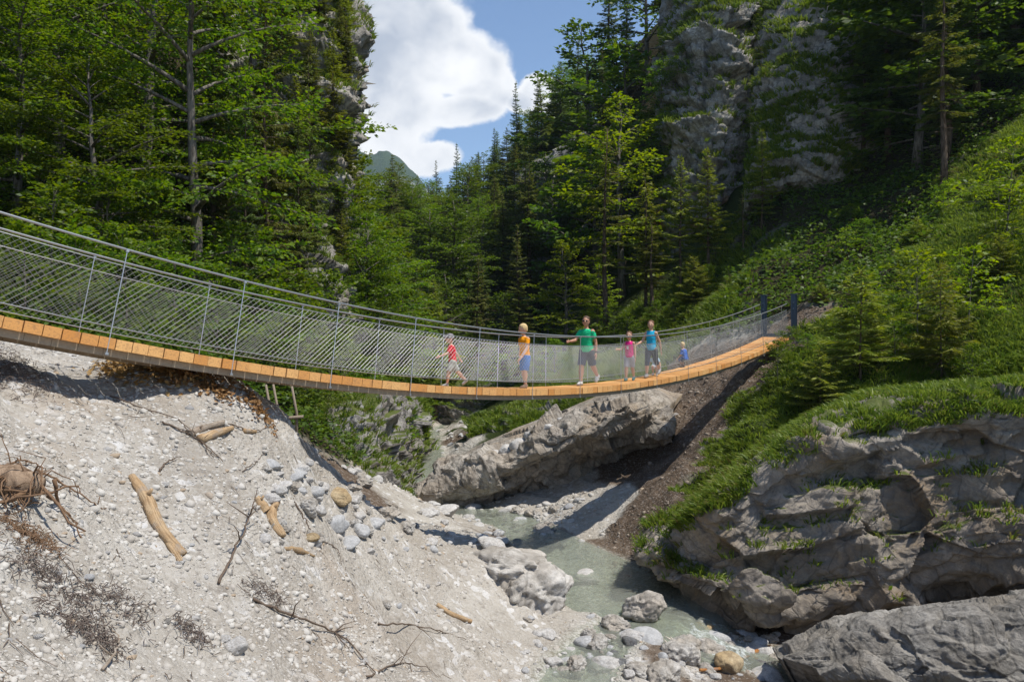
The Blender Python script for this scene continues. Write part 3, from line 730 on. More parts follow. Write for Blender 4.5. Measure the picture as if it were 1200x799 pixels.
# --- left hillside: big trees close behind the bridge
plant_top('beech', 232, 22, -140, 'big beech with its brown trunk showing above the handrail on the left', variant=0, rz=1.2, wide=.95)
plant_top('beech', 120, 20, 40, 'layered beech with bright low boughs hanging just above the bridge', variant=1, rz=.4, wide=1.25)
plant_top('beech', 20, 20.5, -60, 'dark beech at the left edge of the picture above the bridge', variant=2, rz=2.2, wide=1.1)
plant_top('beech', -100, 19, -200, 'tall beech standing beyond the left edge of the picture', variant=0, rz=3.9)
g1 = 'beeches on the left slope'
for i, (px, d, yt) in enumerate([(70, 24, -200), (170, 27, -260), (-60, 22, -250), (290, 31, -180), (0, 27, -330), (120, 31, -320)]):
    plant_top('beech', px, d, yt, 'tall beech high on the steep left slope among other beeches', group=g1, wide=.95)
for i, (px, d, yt, lb) in enumerate([(312, 27, -60, 'sunlit spruce with drooping boughs in front of the left cliff'), (285, 25, 60, 'shorter spruce beside the big beech trunk'), (376, 31, 60, 'spruce clinging to the right edge of the left cliff'),
        (345, 37, -150, 'spruce on top of the left cliff against the cloud'), (378, 40, -100, 'thin spruce hanging over the cliff edge against the sky'), (350, 29, 120, 'spruce at the foot of the left cliff'), (250, 29, -140, 'spruce between the beech and the left cliff')]):
    plant_top('olive' if i % 3 != 1 else 'spruce', px-(14 if d > 30 else 0), d, yt, lb, wide=.58)
gcl = 'small trees rooted in ledges of the left cliff'
for i, (px, py, d, h) in enumerate([(345, 200, 32, 3.8), (365, 150, 33, 4.2), (392, 150, 34, 4.2), (398, 95, 35, 3.6), (392, 260, 33, 3.6), (355, 300, 30.5, 3.6), (320, 260, 31, 4), (400, 215, 34.5, 3.4), (400, 330, 32.5, 3.), (300, 180, 32.5, 5), (330, 90, 34, 5), (375, 60, 35.5, 4.4), (400, 30, 37, 3.8), (345, 30, 35.5, 5), (404, 60, 36, 3.4), (406, 120, 35, 3.6), (403, 180, 34.5, 3.4), (398, 10, 36.5, 4), (407, 235, 34.5, 3.2), (396, 290, 33, 3.4), (409, 150, 37, 3.4), (408, 0, 38, 3.6), (388, 190, 33, 3.8), (400, -40, 38, 4)]):
    plant('olive' if i % 2 else 'fir', px, d-.3, h, 'small conifer rooted in a ledge of the left cliff', group=gcl, z=P(px, py, d)[2], wide=1.15)
gb = 'bushes behind the left half of the bridge'
for i, (px, d, h) in enumerate([(30, 13.6, 2.0), (95, 14.5, 2.2), (150, 15.5, 2.4), (205, 17.2, 2.4), (255, 19, 2.6), (300, 20, 2.6), (330, 21.5, 2.8), (365, 24, 3.0), (400, 26, 3), (430, 29, 3.2), (270, 23, 3.5), (345, 27, 3.6), (120, 19, 3), (60, 16.5, 2.6), (180, 21, 3.2), (455, 33, 3.0), (300, 26, 4), (385, 29.5, 4), (425, 34, 4.5), (-40, 13.5, 2.4), (318, 19.6, 1.7), (344, 20.6, 1.6)]):
    plant('bush', px, d, h, 'green bush growing behind the netting on the left half of the bridge', group=gb, wide=1.1)
ge = 'broadleaf trees at the foot of the left cliff'
for i, (px, d, yt) in enumerate([(440, 36, 235), (465, 43, 275), (425, 34, 250), (448, 48, 262), (405, 33, 300), (470, 38, 330), (440, 33, 340), (402, 38, 150), (412, 42, 170), (420, 46, 190), (395, 35.5, 210), (428, 40, 215)]):
    plant_top('beech_far' if i % 2 else 'beech', px, d, yt, 'sunlit broadleaf tree at the foot of the left cliff', group=ge, variant=2 if i % 2 else None, wide=1.1)

# --- valley behind the bridge
gv = 'conifers filling the valley behind the bridge'
rv = random.Random(5)
cnt = 0
for (x0, x1, d0, d1, n, kinds_, h0, h1) in [(450, 640, 46, 62, 18, ('spruce', 'olive', 'beech', 'beech_far'), 5, 9), (445, 660, 64, 90, 24, ('beech', 'olive', 'olive', 'beech_far', 'beech'), 7, 11), (440, 700, 90, 135, 40, ('spruce', 'olive', 'beech', 'olive', 'beech_far'), 10, 14), (440, 620, 135, 190, 24, ('spruce', 'spruce_tall'), 11, 15)]:
    for k in range(n):
        px = x0+(x1-x0)*((k+rv.random())/n*1.0) if d0 > 60 else rv.uniform(x0, x1)
        d = rv.uniform(d0, d1)
        kd = rv.choice(kinds_)
        lb = {'beech': 'round broadleaf tree among the conifers of the valley', 'beech_far': 'round broadleaf tree among the conifers of the valley', 'olive': 'olive green conifer in the forest filling the valley'}.get(kd, 'dark conifer in the forest filling the valley behind the bridge')
        plant(kd, px, d, rv.uniform(h0, h1), lb, group=gv if 'beech' not in kd else 'broadleaf trees scattered through the valley forest', wide=rv.uniform(1.05, 1.5))
for px, d, yt, lb in [(536, 112, 168, 'slim spruce standing up from the valley skyline below the cloud'), (513, 120, 188, 'pointed spruce on the low left part of the valley skyline'), (605, 104, 96, 'spruce on the skyline beside the small white cloud'), (632, 100, 88, 'feathery larch like conifer overlapping the small white cloud'), (655, 95, 84, 'dark conifer right of the small white cloud'),
        (580, 108, 150, 'spruce halfway up the skyline slope'), (560, 110, 178, 'spruce in the dip of the skyline'), (490, 126, 205, 'small spruce on the skyline beside the far mountain')]:
    plant_top('spruce_tall', px, d, yt, lb)
plant_top('olive', 608, 50, 262, 'free standing pyramid spruce behind the boy in orange', variant=0, wide=.9)
plant_top('fir', 512, 47, 330, 'light green young fir behind the boy in red', wide=1.2)
plant_top('olive', 560, 52, 300, 'olive spruce between the two boys, further back', wide=1.)
# --- right of the valley, below and beside the cliffs
plant_top('bright', 728, 50, 84, 'bright yellow green maple glowing in the sun left of the cliff', variant=0, rz=.5, wide=1.15)
plant_top('bright', 662, 45, 272, 'bright young maple behind the man in green', variant=1, rz=2., wide=1.3)
plant_top('bright', 700, 46, 300, 'low bright maple right of the man in green', variant=0, rz=4., wide=1.2)
plant_top('ragged', 711, 43.5, 150, 'thin fir with bare lower trunk in front of the bright maple', variant=0, wide=1.3)
plant_top('fir', 757, 43, 200, 'slender fir with layered boughs left of the orange stained rock', variant=1, wide=1.1)
plant_top('fir', 797, 42, 182, 'fir standing straight before the orange stained rock', variant=0, wide=.95)
plant_top('fir', 831, 41.5, 172, 'sunlit fir with pale bare stem in front of the grey pillar', variant=2, wide=1.05)
plant_top('ragged', 765, 41.5, 250, 'stunted fir with hanging grey twigs at the foot of the cliff', variant=1, wide=1.8)
plant_top('fir', 893, 41, 150, 'slim fir against the gap between the two cliffs', variant=1, wide=1.0)
plant_top('ragged', 872, 40, 225, 'half bare fir leaning over the dark slope', variant=0, wide=1.5)
plant_top('young', 812, 39, 300, 'small round young fir on the grass above the bridge end', wide=1.3)
for i, (px, d, yt) in enumerate([(690, 72, 10), (712, 74, -50), (735, 72, -30), (760, 70, -80), (705, 66, 60), (675, 78, 40)]):
    plant_top('spruce_tall' if i % 3 else 'beech_far', px, d, yt, 'dark tree crowding the slope left of the grey pillar' , group='trees crowding the slope left of the pillar', wide=1.15, variant=0 if i % 3 == 0 else None)
for i, (px, d, yt) in enumerate([(690, 58, 150), (668, 62, 170), (740, 60, 40), (765, 56, 110), (650, 66, 200), (630, 60, 300), (645, 55, 330), (590, 56, 330)]):
    plant_top(('beech_far', 'spruce', 'beech_far', 'beech')[i % 4], px, d, yt, 'tree in the shade between valley forest and bright maple', group='trees between valley forest and bright maple', variant=i)
gt = 'trees growing on top of the cliffs'
for i, (px, py, d, h) in enumerate([(800, 0, 56, 7), (835, -5, 55, 8), (870, 20, 55, 7), (905, 60, 53, 6), (940, 10, 54, 7), (975, 5, 53, 8), (1010, 30, 52, 8), (780, 20, 60, 9), (1040, 60, 50, 9), (885, 100, 51, 4), (925, 20, 56, 7)]):
    plant(('beech_far', 'olive', 'bush')[i % 3], px, d, h, 'tree growing on top of the grey cliffs', group=gt, z=P(px, py, d)[2], wide=1.1)
gbz = 'bushes on ledges of the grey cliffs'
for i, (px, py, d, h) in enumerate([(800, 85, 51, 2.2), (775, 110, 53, 2.6), (885, 130, 50.5, 2.5), (903, 95, 50, 2.4), (925, 70, 49.5, 2.2), (1010, 150, 46, 2.), (960, 60, 49, 2.4), (885, 175, 49, 2.4), (895, 215, 46.5, 2.2), (782, 170, 52, 2.5), (1000, 80, 48, 2.4), (905, 150, 48, 1.9)]):
    plant('bush', px, d-.4, h, 'green bush on a ledge of the grey cliffs', group=gbz, z=P(px, py, d)[2]-.5, wide=1.2)
# --- dark wood on the upper right
gd = 'dark trees in the shaded wood upper right'
for i, (px, d, h) in enumerate([(1040, 41, 11), (1075, 38, 11), (1110, 36, 12), (1150, 39, 12), (1190, 41, 11), (1230, 42, 12), (1060, 46, 13), (1100, 43, 14), (1140, 42, 14), (1185, 41, 14), (1225, 40, 13), (1270, 43, 13), (1020, 48, 11), (1080, 51, 14), (1130, 49, 14), (1180, 48, 15), (1240, 47, 14), (1300, 46, 14), (1290, 46, 15), (1330, 46, 12), (1010, 42, 8), (1050, 55, 12), (1120, 56, 14), (1200, 55, 14), (1270, 54, 14), (1120, 40, 17), (1165, 43, 19), (1210, 44, 19), (1255, 43, 20), (1300, 44, 20), (1345, 44, 20), (1085, 42, 15), (1240, 49, 20), (1330, 49, 20)]):  # the tall last ones, several out of view, are added for their shade
    plant(('spruce', 'beech_far', 'spruce_tall')[i % 3], px, d, h, 'dark tree in the shaded wood at the upper right', group=gd, variant=(0 if i % 3 == 1 else None), wide=1.35)
plant_top('ragged', 1108, 33, -60, 'tall bare stemmed fir rising from the bright grass slope', variant=1, wide=1.2)
# --- sunny slope right of the bridge
for kind, px, d, h, lb, va, w in [
    ('young', 1008, 20.9, 3.0, 'leaning young fir with pale green boughs right of the bridge end', 0, 1.25), ('young', 962, 20.6, 1.7, 'small young fir at the brink of the big rock', 1, 1.5),
    ('young', 1104, 20.6, 3.0, 'young fir with a bare grey lower stem in the middle of the bushes', 2, .95), ('sapling', 1075, 22.2, 2.9, 'maple sapling with big bright leaves behind the young firs', 0, 1.1),
    ('sapling', 1135, 22.0, 2.6, 'second maple sapling leaning over the grass slope', 1, 1.), ('bush', 1050, 21.3, 1.3, 'leafy bush filling the gap between the two young firs', 0, 1.1), ('bush', 1140, 20.0, 1.3, 'low leafy bush right of the bare stemmed young fir', 1, 1.),
    ('sapling', 1180, 26, 3.6, 'maple sapling on the bright grass slope at the right edge', 1, 1.), ('sapling', 1215, 24, 3, 'leafy sapling cut by the right edge of the picture', 0, 1.), ('bush', 1190, 18.5, 1.2, 'bush in the shade at the right edge above the rock', 2, 1.2),
    ('bush', 930, 24, 1.1, 'low bush on the grass below the bridge end', 0, 1.2), ('bush', 1020, 25, 1.6, 'bush in half shade above the young firs', 1, 1.2)]:
    plant(kind, px, d, h, lb, variant=va, wide=w)
gs = 'low bushes on the grass below the cliffs'
for i, (px, d, h) in enumerate([(735, 40.5, 1.4), (770, 40, 1.2), (720, 41.5, 2), (790, 38.5, 1.2), (745, 39, 1.1), (855, 38, 1.2), (830, 39.5, 1.6), (650, 40, 2.2), (620, 44, 2.4), (590, 45, 2.4), (680, 41, 1.8), (560, 47, 2.4)]):
    plant('bush', px, d, h, 'low bush on the grass behind the people', group=gs, wide=1.2)

gsh = 'shrubs scattered over the grass slope'
rs_ = random.Random(31)
for k in range(34):
    d = rs_.uniform(21.5, 36); px = rs_.uniform(900+(d-21)*2, 1270)
    kd = ('bush', 'bush', 'sapling', 'young')[k % 4]
    plant(kd, px, d, rs_.uniform(.6, 1.5)*(1.2 if kd != 'bush' else .9), 'small shrub scattered on the grass slope right of the bridge end', group=gsh, wide=rs_.uniform(.9, 1.5))
# ------------------------------------------------------------------ grass
def grass_mat(name, a, b, dry=(.16, .14, .04)):
    g = NT(name); co = g.coord()
    isl = g.n('NewGeometry').outputs['Random Per Island']; n = g.noise(co, .9, 4)
    c = g.mix(g.ramp(g.math('ADD', g.math('MULTIPLY', isl, .5), g.math('MULTIPLY', n, .6)), .3, .8), a, b)
    c = g.mix(g.ramp(g.math('MULTIPLY', isl, g.noise(co, .35, 3)), .44, .56), c, dry)
    d = g.n('BsdfPrincipled', {'Base Color': c, 'Roughness': .5, 'Specular IOR Level': .3})
    t = g.n('BsdfTranslucent', {'Color': g.n('HueSaturation', {'Value': 1.4, 'Color': c}).outputs[0]})
    m = g.n('MixShader', {0: .42, 1: d.outputs[0], 2: t.outputs[0]}); g.t.links.new(m.outputs[0], g.out.inputs[0]); return g.m
M_grass = grass_mat('grass_blades', (.085, .145, .013), (.20, .25, .025))
def blades(name, Pp, Nn, L, W, mat, label, per=7, spread=.09, slope_hang=.35, seed=1):
    r = np.random.default_rng(seed); n = len(Pp)*per
    c = np.repeat(Pp, per, 0); N = np.repeat(Nn, per, 0); L = np.repeat(L, per)*r.uniform(.5, 1.25, n); W = np.repeat(W, per)*r.uniform(.7, 1.3, n)
    az = r.uniform(0, 2*math.pi, n); h = np.stack([np.cos(az), np.sin(az), np.zeros(n)], 1)
    hang = N*np.array([1, 1, 0])
    d = unit(np.array([0, 0, 1.])*.9+N*.35+h*r.uniform(.15, .75, n)[:, None]+hang*slope_hang)
    c = c+h*(r.uniform(0, 1, n)*spread)[:, None]-np.array([0, 0, .02])
    side = unit(np.cross(d, r.normal(size=(n, 3))))
    droop = unit(d+hang*.8+h*.5-np.array([0, 0, .55]))
    m = c+d*(L*.6)[:, None]; tip = m+droop*(L*.45)[:, None]
    Wc = (W*.5)[:, None]
    V = np.stack([c-side*Wc, c+side*Wc, m+side*Wc*.8, m-side*Wc*.8, tip], 1).reshape(-1, 3)
    b = np.arange(n)*5
    F = np.stack([np.stack([b, b+1, b+2], 1), np.stack([b, b+2, b+3], 1), np.stack([b+3, b+2, b+4], 1)], 1).reshape(-1, 3)
    return tag(link(name, make_mesh(name, V, F, mat, smooth=False)), label, 'grass', kind='stuff')
# sample the grassy ground evenly in view angle, so that tufts are dense where they show
def sample_ground(n, pxr, dr, want, seed, thr=.45):
    r = np.random.default_rng(seed)
    px = r.uniform(*pxr, n); d = np.exp(r.uniform(math.log(dr[0]), math.log(dr[1]), n))
    xy = np.c_[(px-600)/FOC*d, d]; z, T, D, ZW = ground(xy, True)
    w = T[:, want]+.35*fbm(np.c_[xy*1.1, np.zeros(n)], 4)
    k = (w > thr) & (D > .5)
    xy = xy[k]; z = z[k]; e = .12
    zx = ground(xy+[e, 0]); zy = ground(xy+[0, e])
    N = unit(np.c_[-(zx-z)/e, -(zy-z)/e, np.ones(len(z))])
    return np.c_[xy, z], N
Pg, Ng = sample_ground(52000, (600, 1330), (15, 46), 2, 3)
dg_ = np.linalg.norm(Pg, axis=1)
pat = np.clip(.75+.9*fbm(Pg*.8, 3), .3, 1.5)
blades('grass', Pg, Ng, (.20+.10*dg_/20)*pat, .010+.0008*dg_, M_grass, 'long green grass on the slopes right of the bridge', per=7, seed=5)
Pf, Nf2 = sample_ground(26000, (-60, 1330), (13, 60), 3, 9, .5)
df_ = np.linalg.norm(Pf, axis=1)
r_ = np.random.default_rng(6); per_ = 9; nU = len(Pf)*per_
cU = np.repeat(Pf, per_, 0)+r_.normal(0, 1, (nU, 3))*np.array([.22, .22, .10])+np.repeat(Nf2, per_, 0)*r_.uniform(0, .38, nU)[:, None]
aU = unit(np.c_[r_.normal(size=(nU, 2)), r_.normal(-.1, .4, nU)]); nUv = unit(np.c_[r_.normal(0, .6, (nU, 2)), np.ones(nU)]); nUv = unit(nUv-aU*(nUv*aU).sum(1)[:, None])
lU = (.07+.0035*np.repeat(df_, per_))*r_.uniform(.6, 1.3, nU)
tag(link('undergrowth', leaves_to_mesh('undergrowth', cU, aU, nUv, lU, lU*.62, leaf_mat('undergrowth_leaf', (.04, .08, .011), (.11, .16, .018), 1.4, .42))), 'low green undergrowth beneath the trees', 'undergrowth', kind='stuff')
RP = np.vstack([a for a, b in ROCK_TOPS]); RNn = np.vstack([b for a, b in ROCK_TOPS]); dr_ = np.linalg.norm(RP, axis=1)
RNn = np.where(RNn[:, 2:3] < 0, -RNn, RNn)
blades('grass', RP, RNn, .10+.006*dr_, .012+.0008*dr_, M_grass, 'tufts of grass growing on the rocks and cliffs', per=8, spread=.14, slope_hang=.6, seed=7)
# ------------------------------------------------------------------ the suspension footbridge
BS = .94
B0 = np.array([-6.4, 10.]); BD = np.array([16., 19.]); BL = float(np.hypot(*BD))*BS
BN = np.array([.765, -.644, 0.])          # sideways, towards the camera
BT = np.array([.644, .765, 0.])
T_LO, T_HI = -.12, 1.0
def bp(t, lat=0., h=0.):
    t = np.asarray(t, float)
    xy = (B0+BD*t[..., None])*BS
    z = (.27-5.38*t+5.26*t*t)*BS
    dz = (-5.38+10.52*t)*BS/BL
    T = unit(np.stack([BT[0]+0*t, BT[1]+0*t, dz], -1)); Up = np.cross(-BN, T); Up = unit(Up)
    Up = np.where(Up[..., 2:3] < 0, -Up, Up)
    return np.concatenate([xy, z[..., None]], -1)+BN*np.asarray(lat)[..., None]+Up*np.asarray(h)[..., None], T, Up
def wood_mat(name, a, b, dark, gl=.75):
    g = NT(name); co = g.coord()
    isl = g.n('NewGeometry').outputs['Random Per Island']
    f = g.noise(co, 9, 6, .7); f2 = g.noise(g.n('Mapping', {'Vector': co, 'Rotation': (0, 0, R(-40)), 'Scale': (2, 40, 40)}).outputs[0], 1.2, 4)
    c = g.mix(isl, a, b); c = g.mix(g.math('MULTIPLY', g.ramp(f, .5, .3), .55), c, dark); c = g.mix(g.math('MULTIPLY', g.ramp(f2, .5, .35), .45), c, dark)
    g.pbr(c, gl, g.bump(f2, .4, .01), spec=.25); return g.m
M_plank = wood_mat('larch_plank', (.58, .25, .065), (.74, .42, .16), (.33, .17, .08))
M_steel = plain('galvanised_steel', (.50, .51, .52), .38, .75, var=.1)
M_cable = plain('steel_cable', (.30, .31, .31), .4, .6)
M_post = plain('blue_grey_steel', (.055, .085, .125), .45, .3, var=.2)
M_concrete = rock_mat('concrete', base=(.36, .35, .33), light=(.42, .41, .39), dark=(.25, .24, .22), stain=(.30, .27, .22), scale=2, bumpd=.01)
bridge = empty('suspension_footbridge', tuple(bp(np.array(.5))[0]))
tag(bridge, 'long sagging wooden footbridge on steel cables with wire netting crossing the stream', 'footbridge')
OFF = np.array(bridge.location)
def part(mb, name, mats, parent=bridge, smooth=False):
    mb.V = [v-OFF for v in mb.V]; return mb.build(name, mats, parent, smooth)
np_ = int(BL*(T_HI-T_LO)/.205)
mb = MB(); rp = random.Random(3); DW = .47; TH = .066
for i in range(np_):
    t = T_LO+(T_HI-T_LO)*(i+.5)/np_
    p, T, Up = bp(np.array(t)); e = rp.uniform(-.012, .012)
    mb.box(p-Up*(TH+rp.uniform(0, .004))+BN*e, T, BN, Up, .0990, DW+rp.uniform(-.006, .006), TH)
part(mb, 'deck', M_plank)
ts = np.linspace(T_LO, T_HI, 90)
M_beam = plain('grey_beam', (.34, .27, .19), .8, 0, var=.3)
for lat in (-.34, .34):
    mb = MB()
    for a, b in zip(ts[:-1], ts[1:]):
        p, T, Up = bp(np.array((a+b)/2), lat, -.18); mb.box(p, T, BN, Up, BL*(b-a)/2*1.01, .05, .045)
    part(mb, 'deck_beam', M_beam)
for lat in (-.445, .445):
    mb = MB(); mb.tube(bp(ts, lat*1.06, 1.13)[0], .015, 8); part(mb, 'handrail_cable', M_cable, smooth=True)
    mb = MB(); mb.tube(bp(ts, lat*1.02, .14)[0], .008, 6); part(mb, 'lower_cable', M_cable, smooth=True)
    # wire netting: two crossing families of wires between the lower and the upper cable
    mb = MB(); st = .085/BL; run = .80/BL; h0, h1 = .14, .92
    mb.tube(bp(ts, lat*1.02, h1)[0], .007, 6)
    for fam in (1, -1):
        t = T_LO-run
        while t < T_HI+run:
            a, b = t-fam*run/2, t+fam*run/2
            q = np.array([[a, h0], [b, h1]])
            # cut the wire at the bridge ends
            if a > b: q = q[::-1]
            (ta, ha), (tb, hb) = q
            if tb > T_LO and ta < T_HI:
                if ta < T_LO: ha += (hb-ha)*(T_LO-ta)/(tb-ta); ta = T_LO
                if tb > T_HI: hb = ha+(hb-ha)*(T_HI-ta)/(tb-ta); tb = T_HI
                mb.tube(np.array([bp(np.array(ta), lat*1.02+.003*fam, ha)[0], bp(np.array(tb), lat*1.02+.003*fam, hb)[0]]), .0018 if fam > 0 else .0015, 4, caps=False)
            t += st
    part(mb, 'wire_netting', M_cable)
    t = T_LO+.02
    while t < T_HI-.02:
        mb = MB(); mb.tube(np.array([bp(np.array(t), lat*1.08, -.2)[0], bp(np.array(t), lat*1.08, 1.13)[0]]), .0065, 6)
        p, T, Up = bp(np.array(t), lat*1.08, 1.12); mb.box(p, T, BN, Up, .018, .012, .02)
        p, T, Up = bp(np.array(t), lat*1.08, -.2); mb.box(p, T, BN, Up, .02, .012, .015)
        part(mb, 'hanger_rod', M_steel); t += 1.68/BL
# portals of blue grey posts at both ends
for t, sg in ((T_HI+.012, 1), (T_LO-.012, -1)):
    for lat in (-.53, .53):
        mb = MB(); p, T, Up = bp(np.array(t), lat, 0.); Z = np.array([0, 0, 1.]); Tx = BT
        mb.box(p+Z*.56, Tx, BN, Z, .085, .012, .82); 
        for s in (-1, 1): mb.box(p+Z*.56+Tx*.075*s, Tx, BN, Z, .010, .075, .82)
        mb.box(p+Z*1.39, Tx, BN, Z, .11, .10, .012)
        for hh in (1.11, .90, .14): mb.box(p+Z*hh-Tx*sg*.10, Tx, BN, Z, .05, .03, .035)
        part(mb, 'portal_post', M_post)
    mb = MB(); p, T, Up = bp(np.array(t+sg*.012), 0., -.03); mb.box(p, BT, BN, Z, .36, .75, .03)
    part(mb, 'threshold_plate', M_post)
    mb = MB(); mb.box(p-Z*.45, BT, BN, Z, .34, .85, .415); part(mb, 'concrete_footing', M_concrete)
# props of thin poles left over below the left half of the bridge
p1 = P(322, 432, 15.2); 
tr = empty('wooden_trestle', (p1[0], p1[1], gz(p1[0], p1[1])))
tag(tr, 'trestle of thin poles standing below the left half of the bridge', 'trestle')
M_pole = plain('weathered_pole', (.24, .19, .14), .85, var=.35)
for (dx, dy, lx) in ((0, 0, .03), (.16, .1, -.02), (.42, .0, .10)):
    mb = MB(); b0_ = np.array([dx, dy, -.3]); mb.tube(np.array([b0_, b0_+[lx-.1, 0, .8], b0_+[lx-.2, 0, 1.35]]), [.028, .026, .022], 7); mb.build('pole', M_pole, tr, True)
mb = MB(); mb.tube(np.array([[-.12, -.05, .38], [.55, -.02, .44]]), [.035, .03], 7); mb.build('crossbar', M_pole, tr, True)
# ------------------------------------------------------------------ people
def skin_mat(name, col):
    g = NT(name); f = g.noise(g.coord(), 14, 3)
    g.pbr(g.mix(f, col, tuple(x*.86 for x in col)), .5, spec=.35, **{'Subsurface Weight': .0}); return g.m
def cloth_mat(name, col, var=.12):
    g = NT(name); co = g.coord(); f = g.noise(co, 9, 5, .6); w = g.noise(co, 120, 2)
    g.pbr(g.mix(f, tuple(x*(1-var) for x in col), tuple(min(1, x*(1+var)) for x in col)), .85, g.bump(g.math('ADD', f, g.math('MULTIPLY', w, .1)), 1., .06), spec=.15); return g.m
def remeshed(name, mb, voxel, mats, parent, smooth=6):
    me = make_mesh('tmp', np.vstack(mb.V), mb.F); o = bpy.data.objects.new('tmp', me); COL.objects.link(o)
    m = o.modifiers.new('r', 'REMESH'); m.mode = 'VOXEL'; m.voxel_size = voxel
    if smooth: s = o.modifiers.new('s', 'SMOOTH'); s.factor = .5; s.iterations = smooth
    dg = bpy.context.evaluated_depsgraph_get(); out = bpy.data.meshes.new_from_object(o.evaluated_get(dg))
    bpy.data.objects.remove(o); bpy.data.meshes.remove(me); out.name = name
    out.materials.clear(); out.materials.append(mats); out.polygons.foreach_set('use_smooth', np.ones(len(out.polygons), bool))
    return link(name, out, parent)
def ell(mb, c, r, sub=3, rot=None):
    V, F = ico(sub); V = V*np.asarray(r)
    if rot is not None: V = V@np.array(rot).T
    mb.add(V+np.asarray(c), [tuple(f) for f in F])
def rx(a):
    c, s = math.cos(a), math.sin(a); return np.array([[1, 0, 0], [0, c, -s], [0, s, c]])
def ry(a):
    c, s = math.cos(a), math.sin(a); return np.array([[c, 0, s], [0, 1, 0], [-s, 0, c]])
def rzm(a):
    c, s = math.cos(a), math.sin(a); return np.array([[c, -s, 0], [s, c, 0], [0, 0, 1]])
def ovals(mb, pts, radx, rady, sides=16):
    """closed tube of ellipses stacked along z-ish points (x wide, y deep)"""
    pts = np.asarray(pts, float); th = np.arange(sides)*2*math.pi/sides; V = []; n = len(pts)
    for p, a, b in zip(pts, radx, rady): V.append(p+np.stack([a*np.cos(th), b*np.sin(th), 0*th], 1))
    F = [(i*sides+k, i*sides+(k+1) % sides, (i+1)*sides+(k+1) % sides, (i+1)*sides+k) for i in range(n-1) for k in range(sides)]
    F += [tuple(range(sides))[::-1], tuple((n-1)*sides+k for k in range(sides))]
    mb.add(np.vstack(V), F)

